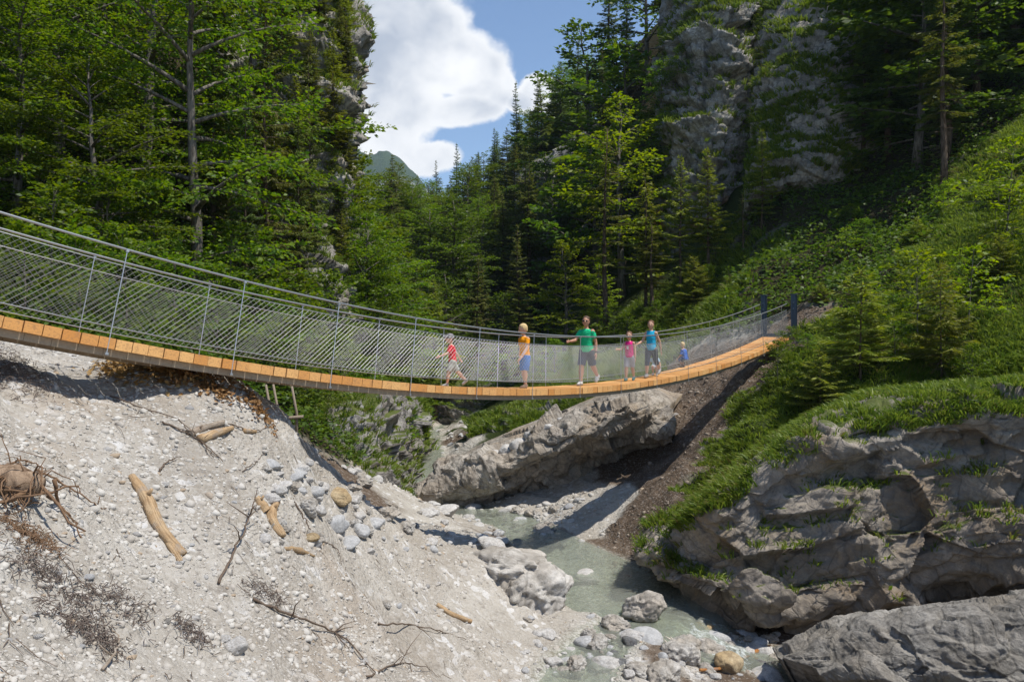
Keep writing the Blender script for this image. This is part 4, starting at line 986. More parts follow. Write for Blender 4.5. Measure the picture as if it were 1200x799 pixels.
def person(label, t, lat, yaw, H, pose, col, hair, cap=None, headk=1., build=1., sleeves=.5, shorts=.62, shirt_low=.50, glasses=False, tail=False, emblem=None, watch=False, crouch=0.):
    """figure faces local +y; x is its right-hand side seen from behind"""
    base, _, _ = bp(np.array(t), lat, 0.004)
    root = empty('person', base, yaw); tag(root, label, 'person', 'people walking over the footbridge')
    H = H*BS/1.08; k = H; w = build*k
    lean = pose.get('lean', 0.); hz = .525
    J = {}
    legs = {}
    for s, nm in ((1, 'r'), (-1, 'l')):
        th, kn = pose['leg_'+nm]            # thigh swing forward, knee bend (radians)
        hip = np.array([s*.052*w, 0, 0.])
        knee = hip+rx(th)@np.array([s*.004*k, 0, -.235*k]); ank = knee+rx(th-kn)@np.array([0, 0, -.24*k])
        legs[nm] = (hip, knee, ank, th-kn)
    low = min(l[2][2] for l in legs.values())
    pel = np.array([0, 0, -low+.052*k])
    for nm in legs: legs[nm] = tuple(v+pel for v in legs[nm][:3])+(legs[nm][3],)
    Rt = rx(-lean); tw = rzm(pose.get('twist', 0.))
    def up(x, y, z): return pel+Rt@(tw@np.array([x*w, y*k, z*k]))   # torso space, z above the pelvis as a share of height
    neck = up(0, 0, .325); sh = {s: up(s*.094, 0, .283) for s in (1, -1)}
    hr = .066*k*headk; hd = np.array([0, .012*k, 0])
    headc = neck+Rt@np.array([0, .014*k, .052*k+hr*.95]); hrot = rzm(pose.get('head', 0.))@rx(-pose.get('nod', 0.))
    arms = {}
    for s, nm in ((1, 'r'), (-1, 'l')):
        sw, ab, el = pose['arm_'+nm]
        Ra = Rt@tw@rx(sw)@ry(-s*ab)
        elb = sh[s]+Ra@np.array([0, 0, -.168*k]); Rf = Rt@tw@rx(sw+el)@ry(-s*ab*.5); wr = elb+Rf@np.array([0, 0, -.150*k])
        arms[nm] = (sh[s], elb, wr, Rf)
    # --- one continuous body
    B = MB()
    ovals(B, [up(0, 0, z) for z in (-.03, .0, .06, .12, .19, .26, .30, .33)], [x*w for x in (.075, .088, .082, .078, .088, .097, .080, .042)], [y*k*(.6+.4*build) for y in (.055, .062, .055, .054, .062, .062, .05, .035)])
    B.tube(np.array([up(0, 0, .28), neck, headc]), [.036*k, .030*k, .032*k], 12)
    ell(B, headc, (hr*.82, hr*.98, hr*1.16), 3, hrot)
    ell(B, headc+hrot@np.array([0, hr*.30, -hr*.62]), (hr*.55, hr*.58, hr*.52), 3, hrot)          # jaw
    ell(B, headc+hrot@np.array([0, hr*1.02, -hr*.14]), (hr*.13, hr*.20, hr*.24), 2, hrot)          # nose
    for s in (1, -1): ell(B, headc+hrot@np.array([s*hr*.83, -hr*.05, -hr*.08]), (hr*.10, hr*.18, hr*.26), 2, hrot)
    for nm, s in (('r', 1), ('l', -1)):
        a, b, c, Rf = arms[nm]
        B.tube(np.array([a+(up(0, 0, .29)-a)*.35, a, (a*.5+b*.5), b, b*.55+c*.45, c]), np.array([.034, .037, .030, .025, .025, .017])*k*(.55+.45*build), 10)
        ell(B, a, np.array([.039, .039, .039])*k*(.6+.4*build))
        palm = c+Rf@np.array([0, 0, -.045*k]); ell(B, palm, np.array([.012, .026, .040])*k, 2, Rf)
        for f in range(4):
            r0 = palm+Rf@np.array([0, (f-1.5)*.0125*k, -.030*k]); ln = (.034, .042, .045, .038)[f]*k
            m1 = r0+Rf@(ry(s*.25)@np.array([0, (f-1.5)*.002*k, -ln*.55])); m2 = m1+Rf@(ry(s*.75)@np.array([0, 0, -ln*.5]))
            B.tube(np.array([r0, m1, m2]), [.0062*k, .0058*k, .0048*k], 7)
        t0 = palm+Rf@np.array([0, .020*k, .012*k]); t1 = t0+Rf@np.array([-s*.006*k, .022*k, -.016*k]); t2 = t1+Rf@np.array([-s*.006*k, .008*k, -.022*k])
        B.tube(np.array([t0, t1, t2]), [.0085*k, .0072*k, .0055*k], 7)
    for nm in ('r', 'l'):
        h, kn, an, ra = legs[nm]
        B.tube(np.array([h+[0, 0, .03*k], h*.6+kn*.4, kn, kn*.62+an*.38, kn*.2+an*.8, an]), np.array([.060, .053, .037, .041, .026, .025])*k*(.55+.45*build), 12)
        fr = rx(min(ra, .0)*.8)
        B.tube(np.array([an+fr@np.array([0, -.02*k, -.02*k]), an+fr@np.array([0, .05*k, -.03*k]), an+fr@np.array([0, .095*k, -.036*k])]), [.026*k, .024*k, .014*k], 10)
    V = remeshed('body', B, .0078*max(k, .9), col['skin'], root, 3)
    # --- clothes
    S = MB()
    zs = (shirt_low-.525, .02, .08, .14, .20, .26, .305, .325)
    ovals(S, [up(0, .002, z) for z in zs], [x*w+.004 for x in (.100, .100, .092, .090, .096, .100, .078, .046)], [y*k*(.6+.4*build)+.006 for y in (.073, .074, .067, .066, .073, .072, .056, .042)], 20)
    if sleeves:
        for nm in ('r', 'l'):
            a, b, c, Rf = arms[nm]; e = a+(b-a)*min(1, sleeves*1.15)
            S.tube(np.array([a+(up(0, 0, .28)-a)*.4, a, a+(e-a)*.55, e]), np.array([.038, .043, .041, .041])*k*(.6+.4*build), 12)
    else:
        for s in (1, -1): ell(S, sh[s]+(neck-sh[s])*.35, (.035*k,)*3, 2)
    shirt = remeshed('shirt', S, .010*max(k, .9), col['shirt'], root, 3)
    if emblem:
        E = MB(); c0 = up(.015, .0, .19)+Rt@(tw@np.array([0, .076*k*(.6+.4*build)+.004, 0]))
        fx = tw@np.array([1., 0, 0]); fz = Rt@np.array([0, 0, 1.]); fy = np.cross(fz, fx)
        for (ex, ez, wx, wz) in ((0, .022, .020, .007), (-.012, 0, .006, .022), (.013, -.004, .006, .020), (0, -.026, .018, .006), (0, -.002, .010, .005)):
            E.box(c0+fx*ex*k+fz*ez*k+fy*.004, fx, fy, fz, wx*k, .004, wz*k)
        E.build('emblem', emblem, shirt)
    Q = MB(); ovals(Q, [up(0, 0, z) for z in (-.055, -.02, .03, .045)], [x*w+.004 for x in (.092, .101, .096, .080)], [y*k*(.6+.4*build)+.004 for y in (.068, .073, .070, .06)], 20)
    for nm in ('r', 'l'):
        h, kn, an, ra = legs[nm]
        if shorts <= 1: e = h+(kn-h)*shorts; pts = [h+[0, 0, .01*k], h+(e-h)*.5, e]; rd = [.067, .064, .062]
        else: e = kn+(an-kn)*(shorts-1); pts = [h+[0, 0, .01*k], h*.5+kn*.5, kn, e]; rd = [.066, .060, .047, .043]
        Q.tube(np.array(pts), np.array(rd)*k*(.58+.42*build), 12)
    remeshed('shorts' if shorts < 1.3 else 'leggings', Q, .010*max(k, .9), col['shorts'], root, 3)
    for nm in ('r', 'l'):
        h, kn, an, ra = legs[nm]; fr = rx(min(ra, 0.)*.8); X = MB()
        X.tube(np.array([an+fr@np.array([0, -.03*k, -.028*k]), an+fr@np.array([0, .02*k, -.026*k]), an+fr@np.array([0, .07*k, -.034*k]), an+fr@np.array([0, .112*k, -.038*k])]), [.030*k, .033*k, .031*k, .019*k], 10)
        X.tube(np.array([an+[0, 0, .014*k], an+fr@np.array([0, 0, -.03*k])]), [.030*k, .032*k], 10)
        remeshed('shoe', X, .009*max(k, .8), col['shoes'], root, 2)
    Hh = MB()
    if cap is None:
        ell(Hh, headc+hrot@np.array([0, -hr*.16, hr*.26]), (hr*.93, hr*1.0, hr*1.02), 3, hrot)
        ell(Hh, headc+hrot@np.array([0, -hr*.42, -hr*.15]), (hr*.78, hr*.62, hr*.75), 3, hrot)
        for q in range(26):
            a = q*2.4; zz = .35+.55*((q*7) % 11)/11; rxy = math.sqrt(max(0, 1-(zz-.26)**2))*.9
            ell(Hh, headc+hrot@np.array([math.cos(a)*rxy*hr*.9, math.sin(a)*rxy*hr*.9-hr*.16, hr*(.1+zz)]), (hr*.16,)*3, 1)
        if tail: ell(Hh, headc+hrot@np.array([0, -hr*1.15, -hr*.05]), (hr*.28, hr*.34, hr*.45), 2, hrot)
        hm = remeshed('hair', Hh, .008, hair, root, 2)
        # the face stays free of hair: trim the front below the hairline
        me = hm.data; bm = bmesh.new(); bm.from_mesh(me); dl = []
        for v in bm.verts:
            lc = hrot.T@(np.array(v.co)-headc)
            if lc[1] > hr*.22 and lc[2] < hr*.52: dl.append(v)
        bmesh.ops.delete(bm, geom=dl, context='VERTS'); bm.to_mesh(me); bm.free()
    else:
        ell(Hh, headc+hrot@np.array([0, -hr*.06, hr*.36]), (hr*.96, hr*1.06, hr*.86), 3, hrot)
        Hh.tube(np.array([headc+hrot@np.array([0, y*hr, z*hr]) for y, z in ((.5, .42), (1.1, .40), (1.62, .30))]), [hr*.50, hr*.46, hr*.12], 12)
        cm_ = remeshed('cap', Hh, .009, cap, root, 2)
        H2 = MB(); ell(H2, headc+hrot@np.array([0, -hr*.36, -hr*.12]), (hr*.88, hr*.72, hr*.70), 3, hrot); remeshed('hair', H2, .01, hair, root, 1)
    M_eye = col['eye']
    for s in (1, -1):
        if glasses: break
        E = MB(); ell(E, headc+hrot@np.array([s*hr*.30, hr*.86, hr*.06]), (hr*.13, hr*.07, hr*.08), 2, hrot); E.build('eye', M_eye, root, True)
    if glasses:
        E = MB()
        for s in (1, -1): ell(E, headc+hrot@np.array([s*hr*.34, hr*.92, hr*.06]), (hr*.27, hr*.08, hr*.19), 2, hrot)
        E.box(headc+hrot@np.array([0, hr*.97, hr*.10]), hrot[:, 0], hrot[:, 1], hrot[:, 2], hr*.2, hr*.03, hr*.04)
        for s in (1, -1): E.box(headc+hrot@np.array([s*hr*.72, hr*.45, hr*.08]), hrot[:, 0], hrot[:, 1], hrot[:, 2], hr*.03, hr*.5, hr*.04)
        E.build('sunglasses', M_glass, root, True)
    E = MB(); ell(E, headc+hrot@np.array([0, hr*.86, -hr*.52]), (hr*.24, hr*.07, hr*.05), 2, hrot); E.build('mouth', M_lip, root, True)
    if watch:
        E = MB(); a, b, c, Rf = arms['l']; E.tube(np.array([c+Rf@np.array([0, 0, .012*k]), c+Rf@np.array([0, 0, -.004*k])]), .0215*k, 12); E.build('wristwatch', M_glass, root, True)
    return root
M_glass = plain('dark_glasses', (.012, .012, .014), .15)
M_lip = plain('lip', (.42, .17, .14), .5)
SK = skin_mat('skin_tanned', (.48, .25, .155)); SK2 = skin_mat('skin_fair', (.57, .33, .215)); EYE = plain('eye_dark', (.05, .035, .03), .25)
H_brown = plain('hair_brown', (.085, .045, .022), .6, var=.35); H_blond = plain('hair_blond', (.60, .43, .20), .6, var=.3); H_dark = plain('hair_red_brown', (.14, .065, .03), .6, var=.3)
SH_grey = cloth_mat('shoe_grey', (.42, .41, .39)); SH_brown = cloth_mat('shoe_brown', (.26, .18, .13)); SH_teal = cloth_mat('shoe_teal', (.12, .25, .26)); SH_white = cloth_mat('shoe_white', (.62, .61, .58))
white_print = plain('shirt_print', (.75, .74, .72), .8)
YW = math.atan2(-(-.644), -.765)     # walking back along the bridge, towards left and camera
def face(dx, dy): return math.atan2(-dx, dy)
person('boy in a red shirt and grey cap striding along the bridge, leading the others', .327, -.05, face(-1, -.28), 1.10,
       dict(leg_r=(R(-26), R(18)), leg_l=(R(24), R(16)), arm_r=(R(-42), R(22), R(12)), arm_l=(R(46), R(16), R(30)), lean=R(6), head=R(8), nod=R(5)),
       dict(skin=SK2, shirt=cloth_mat('red_shirt', (.62, .015, .03)), shorts=cloth_mat('grey_shorts', (.40, .41, .36)), shoes=SH_grey, eye=EYE), H_brown, cap=cloth_mat('cap_grey', (.26, .24, .24)), headk=1.28, build=1.08, sleeves=.75, shorts=.95, emblem=white_print)
person('blond boy in an orange shirt and blue shorts looking over the railing', .418, .0, face(-.82, -.58), 1.47,
       dict(leg_r=(R(-5), R(5)), leg_l=(R(9), R(10)), arm_r=(R(-6), R(10), R(14)), arm_l=(R(20), R(14), R(26)), lean=R(3), head=R(-18), nod=R(16)),
       dict(skin=SK2, shirt=cloth_mat('orange_shirt', (.80, .30, .008)), shorts=cloth_mat('blue_shorts', (.05, .17, .50)), shoes=SH_brown, eye=EYE), H_blond, headk=1.14, build=1.05, sleeves=.55, shorts=1.0)
person('man in a green shirt, dark shorts and sunglasses holding the handrail', .520, -.06, face(-.50, -.86), 1.80,
       dict(leg_r=(R(16), R(10)), leg_l=(R(-20), R(28)), arm_r=(R(40), R(14), R(46)), arm_l=(R(-14), R(12), R(26)), lean=R(2), head=R(14)),
       dict(skin=SK, shirt=cloth_mat('green_shirt', (.015, .46, .20)), shorts=cloth_mat('navy_shorts', (.035, .040, .075)), shoes=SH_white, eye=EYE), H_brown, build=1.02, sleeves=.55, shorts=.98, glasses=True, watch=True)
person('girl in a pink top walking between the man and the woman', .598, -.02, face(-.42, -.9), 1.34,
       dict(leg_r=(R(10), R(6)), leg_l=(R(-12), R(14)), arm_r=(R(30), R(24), R(62)), arm_l=(R(-4), R(10), R(12)), lean=R(1), head=R(6)),
       dict(skin=SK2, shirt=cloth_mat('pink_top', (.68, .022, .20)), shorts=cloth_mat('grey_white_shorts', (.42, .42, .45)), shoes=SH_teal, eye=EYE), H_dark, headk=1.16, build=.98, sleeves=0, shorts=1.0, tail=True, emblem=white_print)
person('woman in a turquoise sleeveless top and dark three quarter leggings', .643, .0, face(-.5, -.86), 1.66,
       dict(leg_r=(R(18), R(12)), leg_l=(R(-22), R(30)), arm_r=(R(24), R(22), R(48)), arm_l=(R(-18), R(18), R(16)), lean=R(2), head=R(10)),
       dict(skin=SK2, shirt=cloth_mat('turquoise_top', (.025, .40, .62)), shorts=cloth_mat('dark_leggings', (.045, .05, .075)), shoes=SH_grey, eye=EYE), H_dark, build=.92, sleeves=0, shorts=1.38, tail=True)
person('small blond child in white and light blue crouching behind the woman', .668, -.22, face(-.3, -.95), .92,
       dict(leg_r=(R(88), R(120)), leg_l=(R(80), R(116)), arm_r=(R(40), R(20), R(40)), arm_l=(R(30), R(24), R(40)), lean=R(24), head=R(20), nod=R(10)),
       dict(skin=SK2, shirt=cloth_mat('pale_blue_shirt', (.45, .62, .72)), shorts=cloth_mat('white_shorts', (.66, .68, .70)), shoes=SH_white, eye=EYE), H_blond, headk=1.35, build=1.1, sleeves=.6, shorts=.9)
person('small child in a blue shirt squatting by the netting near the bridge end', .752, -.34, face(-.6, .6), 1.0,
       dict(leg_r=(R(84), R(112)), leg_l=(R(88), R(118)), arm_r=(R(30), R(14), R(30)), arm_l=(R(26), R(14), R(30)), lean=R(16), head=R(-30), nod=R(8)),
       dict(skin=SK2, shirt=cloth_mat('blue_shirt', (.035, .13, .48)), shorts=cloth_mat('blue_trousers', (.03, .10, .36)), shoes=SH_brown, eye=EYE), H_blond, headk=1.3, build=1.1, sleeves=.8, shorts=1.5)
# ------------------------------------------------------------------ sky, sun, camera
SUN_DIR = unit(np.array([.46, -.20, 1.]))      # towards the sun: ahead, a little left, high
elev = math.asin(SUN_DIR[2]); azim = math.atan2(SUN_DIR[0], SUN_DIR[1])
world = bpy.data.worlds.new('World'); scene.world = world; world.use_nodes = True
wt = world.node_tree; wt.nodes.clear()
def wn(ty, ins=None, **props):
    nd = wt.nodes.new('ShaderNode'+ty)
    for k, v in props.items(): setattr(nd, k, v)
    for k, v in (ins or {}).items():
        if isinstance(v, bpy.types.NodeSocket): wt.links.new(v, nd.inputs[k])
        else: nd.inputs[k].default_value = v
    return nd
def wm(op, a, b=0., clamp=False): return wn('Math', {0: a, 1: b}, operation=op, use_clamp=clamp).outputs[0]
sky = wn('TexSky', sky_type='NISHITA', sun_disc=False, sun_elevation=elev, sun_rotation=azim, altitude=800., air_density=1.0, dust_density=.1, ozone_density=2.6)
dirn = wn('TexCoord').outputs['Generated']
sp = wn('SeparateXYZ', {0: dirn})
yy = wm('MAXIMUM', sp.outputs['Y'], .12)
U = wm('DIVIDE', sp.outputs['X'], yy); Vv = wm('DIVIDE', sp.outputs['Z'], yy)
q = wn('CombineXYZ', {0: U, 1: Vv}).outputs[0]
warp = wn('TexNoise', {'Vector': q, 'Scale': 9., 'Detail': 6., 'Roughness': .55}).outputs['Color']
wv = wn('VectorMath', {0: warp, 1: (.5, .5, .5)}, operation='SUBTRACT').outputs[0]
wv = wn('VectorMath', {0: wv, 'Scale': .05}, operation='SCALE').outputs[0]
q2 = wn('VectorMath', {0: q, 1: wv}, operation='ADD').outputs[0]
puffs = [(455, -10, 95, 60), (495, 30, 62, 45), (430, 70, 110, 62), (520, 70, 82, 42), (560, 82, 46, 40), (585, 100, 22, 34), (470, 120, 62, 50), (545, 130, 52, 26), (455, 175, 52, 42), (500, 185, 38, 22), (632, 108, 30, 26), (612, 118, 26, 20), (655, 122, 20, 20), (300, 0, 200, 160), (250, -150, 260, 120), (900, -250, 200, 90), (1300, 50, 220, 120), (60, 160, 220, 70)]
f = None; f2 = None
for (cx, cy, rx, ry) in puffs:
    dlt = wn('VectorMath', {0: q2, 1: ((cx-600)/FOC, (400-cy)/FOC, 0)}, operation='SUBTRACT').outputs[0]
    dlt = wn('VectorMath', {0: dlt, 1: (FOC/rx, FOC/ry, 0)}, operation='MULTIPLY').outputs[0]
    ln = wn('VectorMath', {0: dlt}, operation='LENGTH').outputs['Value']
    e = wm('SUBTRACT', 1., ln)
    f = e if f is None else wn('Math', {0: f, 1: e, 2: .12}, operation='SMOOTH_MAX').outputs[0]
nz = wn('TexNoise', {'Vector': q, 'Scale': 16., 'Detail': 8., 'Roughness': .6}).outputs['Fac']
fs = wm('ADD', f, wm('MULTIPLY', wm('SUBTRACT', nz, .5), .55))
mask = wn('MapRange', {'Value': fs, 'From Min': -.05, 'From Max': .20}, clamp=True, interpolation_type='SMOOTHSTEP').outputs[0]
body = wn('TexNoise', {'Vector': q2, 'Scale': 6.5, 'Detail': 5., 'Roughness': .5}).outputs['Fac']
# cumulus: bright rims and tops, greyer thick bodies
thick = wn('MapRange', {'Value': f, 'From Min': .05, 'From Max': .5}, clamp=True).outputs[0]
gr = wm('MULTIPLY', thick, wn('MapRange', {'Value': body, 'From Min': .35, 'From Max': .65}, clamp=True, interpolation_type='SMOOTHSTEP').outputs[0])
cm = wn('Mix', {0: gr}, data_type='RGBA')
cm.inputs[6].default_value = (1., 1., 1., 1); cm.inputs[7].default_value = (.46, .51, .60, 1)
b1 = wn('Background', {'Color': sky.outputs[0], 'Strength': .135})
b2 = wn('Background', {'Color': cm.outputs[2], 'Strength': .92})
mx = wn('MixShader', {0: mask, 1: b1.outputs[0], 2: b2.outputs[0]})
wo = wn('OutputWorld', {0: mx.outputs[0]})
sl = bpy.data.lights.new('sun', 'SUN'); sl.energy = 4.6; sl.angle = R(.53); sl.color = (1., .955, .88)
so = bpy.data.objects.new('sun', sl); COL.objects.link(so)
so.rotation_euler = Vector(SUN_DIR).to_track_quat('Z', 'Y').to_euler()
cam = bpy.data.cameras.new('camera'); co_ = bpy.data.objects.new('camera', cam); COL.objects.link(co_)
cam.sensor_width = 36; cam.lens = 28.0*(933/933.33); co_.location = (0, 0, 0); co_.rotation_euler = (R(90), 0, 0)
cam.clip_start = .1; cam.clip_end = 8000
scene.camera = co_
vs = scene.view_settings; vs.view_transform = 'Standard'; vs.look = 'None'; vs.exposure = .3; vs.gamma = 1; vs.use_curve_mapping = False
scene.render.engine = 'CYCLES'
cy = scene.cycles; cy.max_bounces = 6; cy.diffuse_bounces = 3; cy.glossy_bounces = 2; cy.transmission_bounces = 4; cy.transparent_max_bounces = 8
cy.caustics_reflective = False; cy.caustics_refractive = False; cy.use_denoising = True; cy.sample_clamp_indirect = 6
# ------------------------------------------------------------------ stones, driftwood
ST = {'pale': [stone_mesh('boulder', 200+i, M_cobble, 4, 10, .35, .07, (1, .82, .62)) for i in range(5)],
      'round': [stone_mesh('cobble', 220+i, M_cobble_grey, 4, 7, .0, .03, (1, .78, .70)) for i in range(4)],
      'rough': [stone_mesh('boulder', 240+i, M_boulder, 5, 12, .7, .12, (1, .8, .72)) for i in range(4)],
      'ochre': [stone_mesh('boulder', 260+i, M_ochre, 4, 9, .4, .06, (1, .7, .5)) for i in range(2)],
      'dark': [stone_mesh('boulder', 270+i, M_dark_stone, 4, 8, .2, .05, (1, .75, .6)) for i in range(2)]}
def stone(px, py, wpx, kind, label, group=None, v=None, rot=None, pos=None, h=1., sink=.22, cat='boulder', name=None, depth=None):
    p = hits([(px, py)])[0] if pos is None else pos
    if depth: p = P(px, py, depth)
    s = wpx/FOC*p[1]
    vs_ = ST[kind]; me = vs_[random.randrange(len(vs_)) if v is None else v % len(vs_)]
    dR, zR = river_at(np.array([[p[0], p[1]]]))
    if dR[0] < .1 and not depth: p = np.array([p[0], p[1], max(p[2], zR[0]-.06-.05*s)])
    o = link(name or ('cobble' if cat == 'cobble' else 'boulder'), me)
    o.location = (p[0], p[1]+s*.25, p[2]+s*.31*h-s*sink)
    o.rotation_euler = (random.uniform(-.2, .2), random.uniform(-.2, .2), random.uniform(0, 6.28)) if rot is None else rot
    o.scale = (s, s, s*h)
    return tag(o, label, cat, group)
B = [ # photo column, row of the foot, width in pixels, kind, label
 (755, 713, 48, 'rough', 'pale rough boulder standing in the stream before the overhang', 0, 1.1), (689, 686, 30, 'pale', 'white flat stone in the middle of the pool', 1, .7),
 (628, 712, 92, 'rough', 'big rough grey boulder at the edge of the gravel beside the pool', 2, .95), (590, 672, 120, 'rough', 'broad pale gravel covered rock next to the pool', 3, .55),
 (394, 587, 40, 'ochre', 'ochre brown boulder at the top of the cobble heap', 0, .95), (392, 622, 31, 'round', 'large smooth grey cobble in the middle of the heap', 0, 1.), (419, 626, 28, 'round', 'smooth white grey cobble right of the large grey one', 1, 1.),
 (440, 618, 23, 'round', 'round grey cobble at the right end of the heap', 2, 1.), (405, 640, 36, 'round', 'flat bluish stone at the foot of the heap', 3, .6), (372, 603, 22, 'pale', 'small white cobble left in the heap', 0, 1.), (368, 584, 24, 'round', 'bluish cobble at the upper left of the heap', 1, 1.),
 (345, 566, 20, 'round', 'grey cobble lying above the heap', 3, .9), (356, 598, 34, 'rough', 'rough pale stone at the left of the heap', 1, .9), (362, 634, 22, 'ochre', 'dark hollow ochre stone below the heap', 1, 1.), (330, 575, 26, 'pale', 'pale grey stone at the left end of the heap', 2, .8),
 (272, 766, 30, 'pale', 'pale angular boulder half buried in the gravel at the bottom', 3, 1.1), (262, 752, 18, 'pale', 'smaller stone leaning on the pale angular boulder', 1, .9),
 (855, 790, 42, 'ochre', 'square brown boulder in the cascade', 1, 1.2), (905, 800, 44, 'pale', 'pale rounded boulder at the lower picture edge in the cascade', 2, .8), (945, 778, 38, 'pale', 'light boulder beside the dark ones near the slab', 0, 1.0), (973, 776, 26, 'dark', 'dark grey upright stone between light boulder and slab', 0, 1.2),
 (960, 792, 40, 'dark', 'dark wet rounded boulder at the lower edge near the slab', 1, .8), (985, 762, 36, 'round', 'smooth grey boulder touching the slab', 2, .9), (800, 778, 44, 'rough', 'broken pale rock with driftwood stump in the cascade', 1, 1.1), (780, 799, 48, 'rough', 'pale rock at the bottom picture edge in the shallow water', 2, .9),
 (700, 772, 26, 'rough', 'brownish stone standing in the shallows', 3, 1.1), (724, 782, 30, 'dark', 'wet dark stone in the shallows', 1, .7), (648, 783, 24, 'pale', 'white stone at the edge of the shallows', 3, .9), (640, 750, 26, 'pale', 'white angular stone below the big grey boulder', 1, .8),
 (760, 752, 46, 'round', 'rounded rock with water running over it', 3, .55), (838, 758, 50, 'round', 'brown rounded rock at the head of the cascade', 0, .6), (830, 742, 36, 'ochre', 'ochre rock under the overhang in the cascade', 0, .8),
 (588, 562, 36, 'rough', 'light brown boulder leaning on the pale ledge', 0, .9), (510, 566, 18, 'pale', 'pale stone in the water above the bend', 2, .7), (485, 556, 14, 'dark', 'dark stone in the water by the far bank', 0, .7),
 (598, 600, 30, 'pale', 'flat pale stone on the gravel bar below the ledge', 1, .6), (575, 645, 34, 'pale', 'pale boulder on the gravel bar near the bridge shadow', 4, .8), (638, 632, 30, 'rough', 'brownish boulder in the middle of the gravel bar', 0, .8), (500, 606, 24, 'pale', 'white stone on the near shore at the bend', 3, .8), (555, 605, 26, 'pale', 'pale stone in front of the ledge corner', 0, .8),
 (520, 602, 40, 'pale', 'broad pale stone at the river bend', 2, .6), (450, 606, 30, 'rough', 'crumbly stone right of the cobble heap', 1, .8), (475, 622, 26, 'rough', 'pale stone above the shadow of the bridge', 2, .8)]
for (px, py, w_, kd, lb, v, hh) in B:
    if px == 755: stone(px, py, w_, kd, lb, v=v, h=hh, depth=15.0, sink=.42)
    else: stone(px, py, w_, kd, lb, v=v, h=hh)
# heap of boulders lying along the top of the pale ledge
gl_ = 'pale blocks in a row on top of the ledge'
for i, (px, py, w_, d) in enumerate([(578, 540, 22, 25.3), (594, 534, 24, 25.2), (610, 528, 26, 25.0), (628, 518, 26, 25), (645, 508, 24, 24.8), (660, 500, 20, 24.8), (566, 548, 20, 25.3), (585, 548, 18, 24.9)]):
    stone(px, py, w_, 'pale', 'pale rounded block in the row along the top of the ledge', group=gl_, depth=d-.5, sink=.12)
gq = 'rocks breaking the surface of the stream'
rq = np.random.default_rng(12); pq = [(rq.uniform(655, 985), rq.uniform(738, 799), rq.uniform(14, 38)) for _ in range(26)]+[(rq.uniform(555, 665), rq.uniform(592, 640), rq.uniform(10, 24)) for _ in range(14)]
for (px, py, w_), h in zip(pq, hits([q[:2] for q in pq])):
    stone(px, py, w_, rq.choice(['rough', 'pale', 'rough', 'round']), 'rock breaking the surface of the stream', group=gq, pos=h, h=rq.uniform(.6, 1.), sink=.2)
# countable cobbles
gC = 'cobbles strewn over the gravel'
reg = [((305, 545), (445, 640), 50, (10, 25)), ((490, 588), (690, 648), 78, (5, 17)), ((610, 720), (720, 799), 36, (7, 20)), ((690, 742), (960, 799), 56, (9, 26)), ((495, 494), (562, 532), 34, (4, 10)), ((420, 590), (560, 640), 16, (6, 13)), ((300, 640), (620, 799), 12, (6, 14)), ((0, 600), (300, 799), 10, (7, 15)), ((60, 450), (330, 600), 8, (5, 11))]
rc = np.random.default_rng(77); pts = []
for (a, b, n, sz) in reg:
    for k in range(n): pts.append((rc.uniform(a[0], b[0]), rc.uniform(a[1], b[1]), rc.uniform(0, 1)**1.6*(sz[1]-sz[0])+sz[0]))
hp = hits([(p[0], p[1]) for p in pts])
for (px, py, w_), h in zip(pts, hp):
    dR, zR = river_at(h[None, :2])
    wet = dR[0] < -.1
    kd = rc.choice(['pale', 'pale', 'round', 'rough']) if not wet else rc.choice(['pale', 'dark', 'round', 'rough'])
    stone(px, py, w_, kd, 'wet cobble lying in the stream' if wet else 'pale cobble lying loose on the gravel', group='cobbles lying in the stream' if wet else gC, pos=h, h=rc.uniform(.6, 1.1), sink=.26, cat='cobble')
# gravel: small stones past counting, one object
def gravel(n, pxr, pyr, seed, size, name, label, mat, thr=.5, ty=0, sub=.0):
    r = np.random.default_rng(seed); V0, F0 = ico(1)
    d = np.exp(r.uniform(math.log(4.2), math.log(30), n)); px = r.uniform(*pxr, n); xy = np.c_[(px-600)/FOC*d, d]
    z, T, D, ZW = ground(xy, True); cl = fbm(np.c_[xy*.7, np.zeros(n)], 4)
    k = (T[:, ty] > thr) & (cl-sub*np.clip((9.5-d)/2, -.3, .0)+r.uniform(-.30, .35, n) > .06) & (z > ZW-.15)
    xy = xy[k]; z = z[k]; m = len(z); d = d[k]
    s = size*np.exp(r.normal(0, .75, m)).clip(0, 5)*(.5+d/14); dim = r.uniform(.6, 1.2, (m, 3))*np.array([1, 1, .75])
    sh = 1+.28*r.normal(size=(m, len(V0), 1)).clip(-1.2, 1.2)
    az = r.uniform(0, 6.28, m); c, s_ = np.cos(az), np.sin(az)
    V = V0[None]*sh*dim[:, None, :]*s[:, None, None]
    V = np.stack([V[..., 0]*c[:, None]-V[..., 1]*s_[:, None], V[..., 0]*s_[:, None]+V[..., 1]*c[:, None], V[..., 2]], -1)+np.c_[xy, z-.2*s][:, None, :]
    F = (F0[None]+(np.arange(m)*len(V0))[:, None, None]).reshape(-1, 3)
    tag(link(name, make_mesh(name, V.reshape(-1, 3), F, mat, smooth=False)), label, 'gravel', kind='stuff')
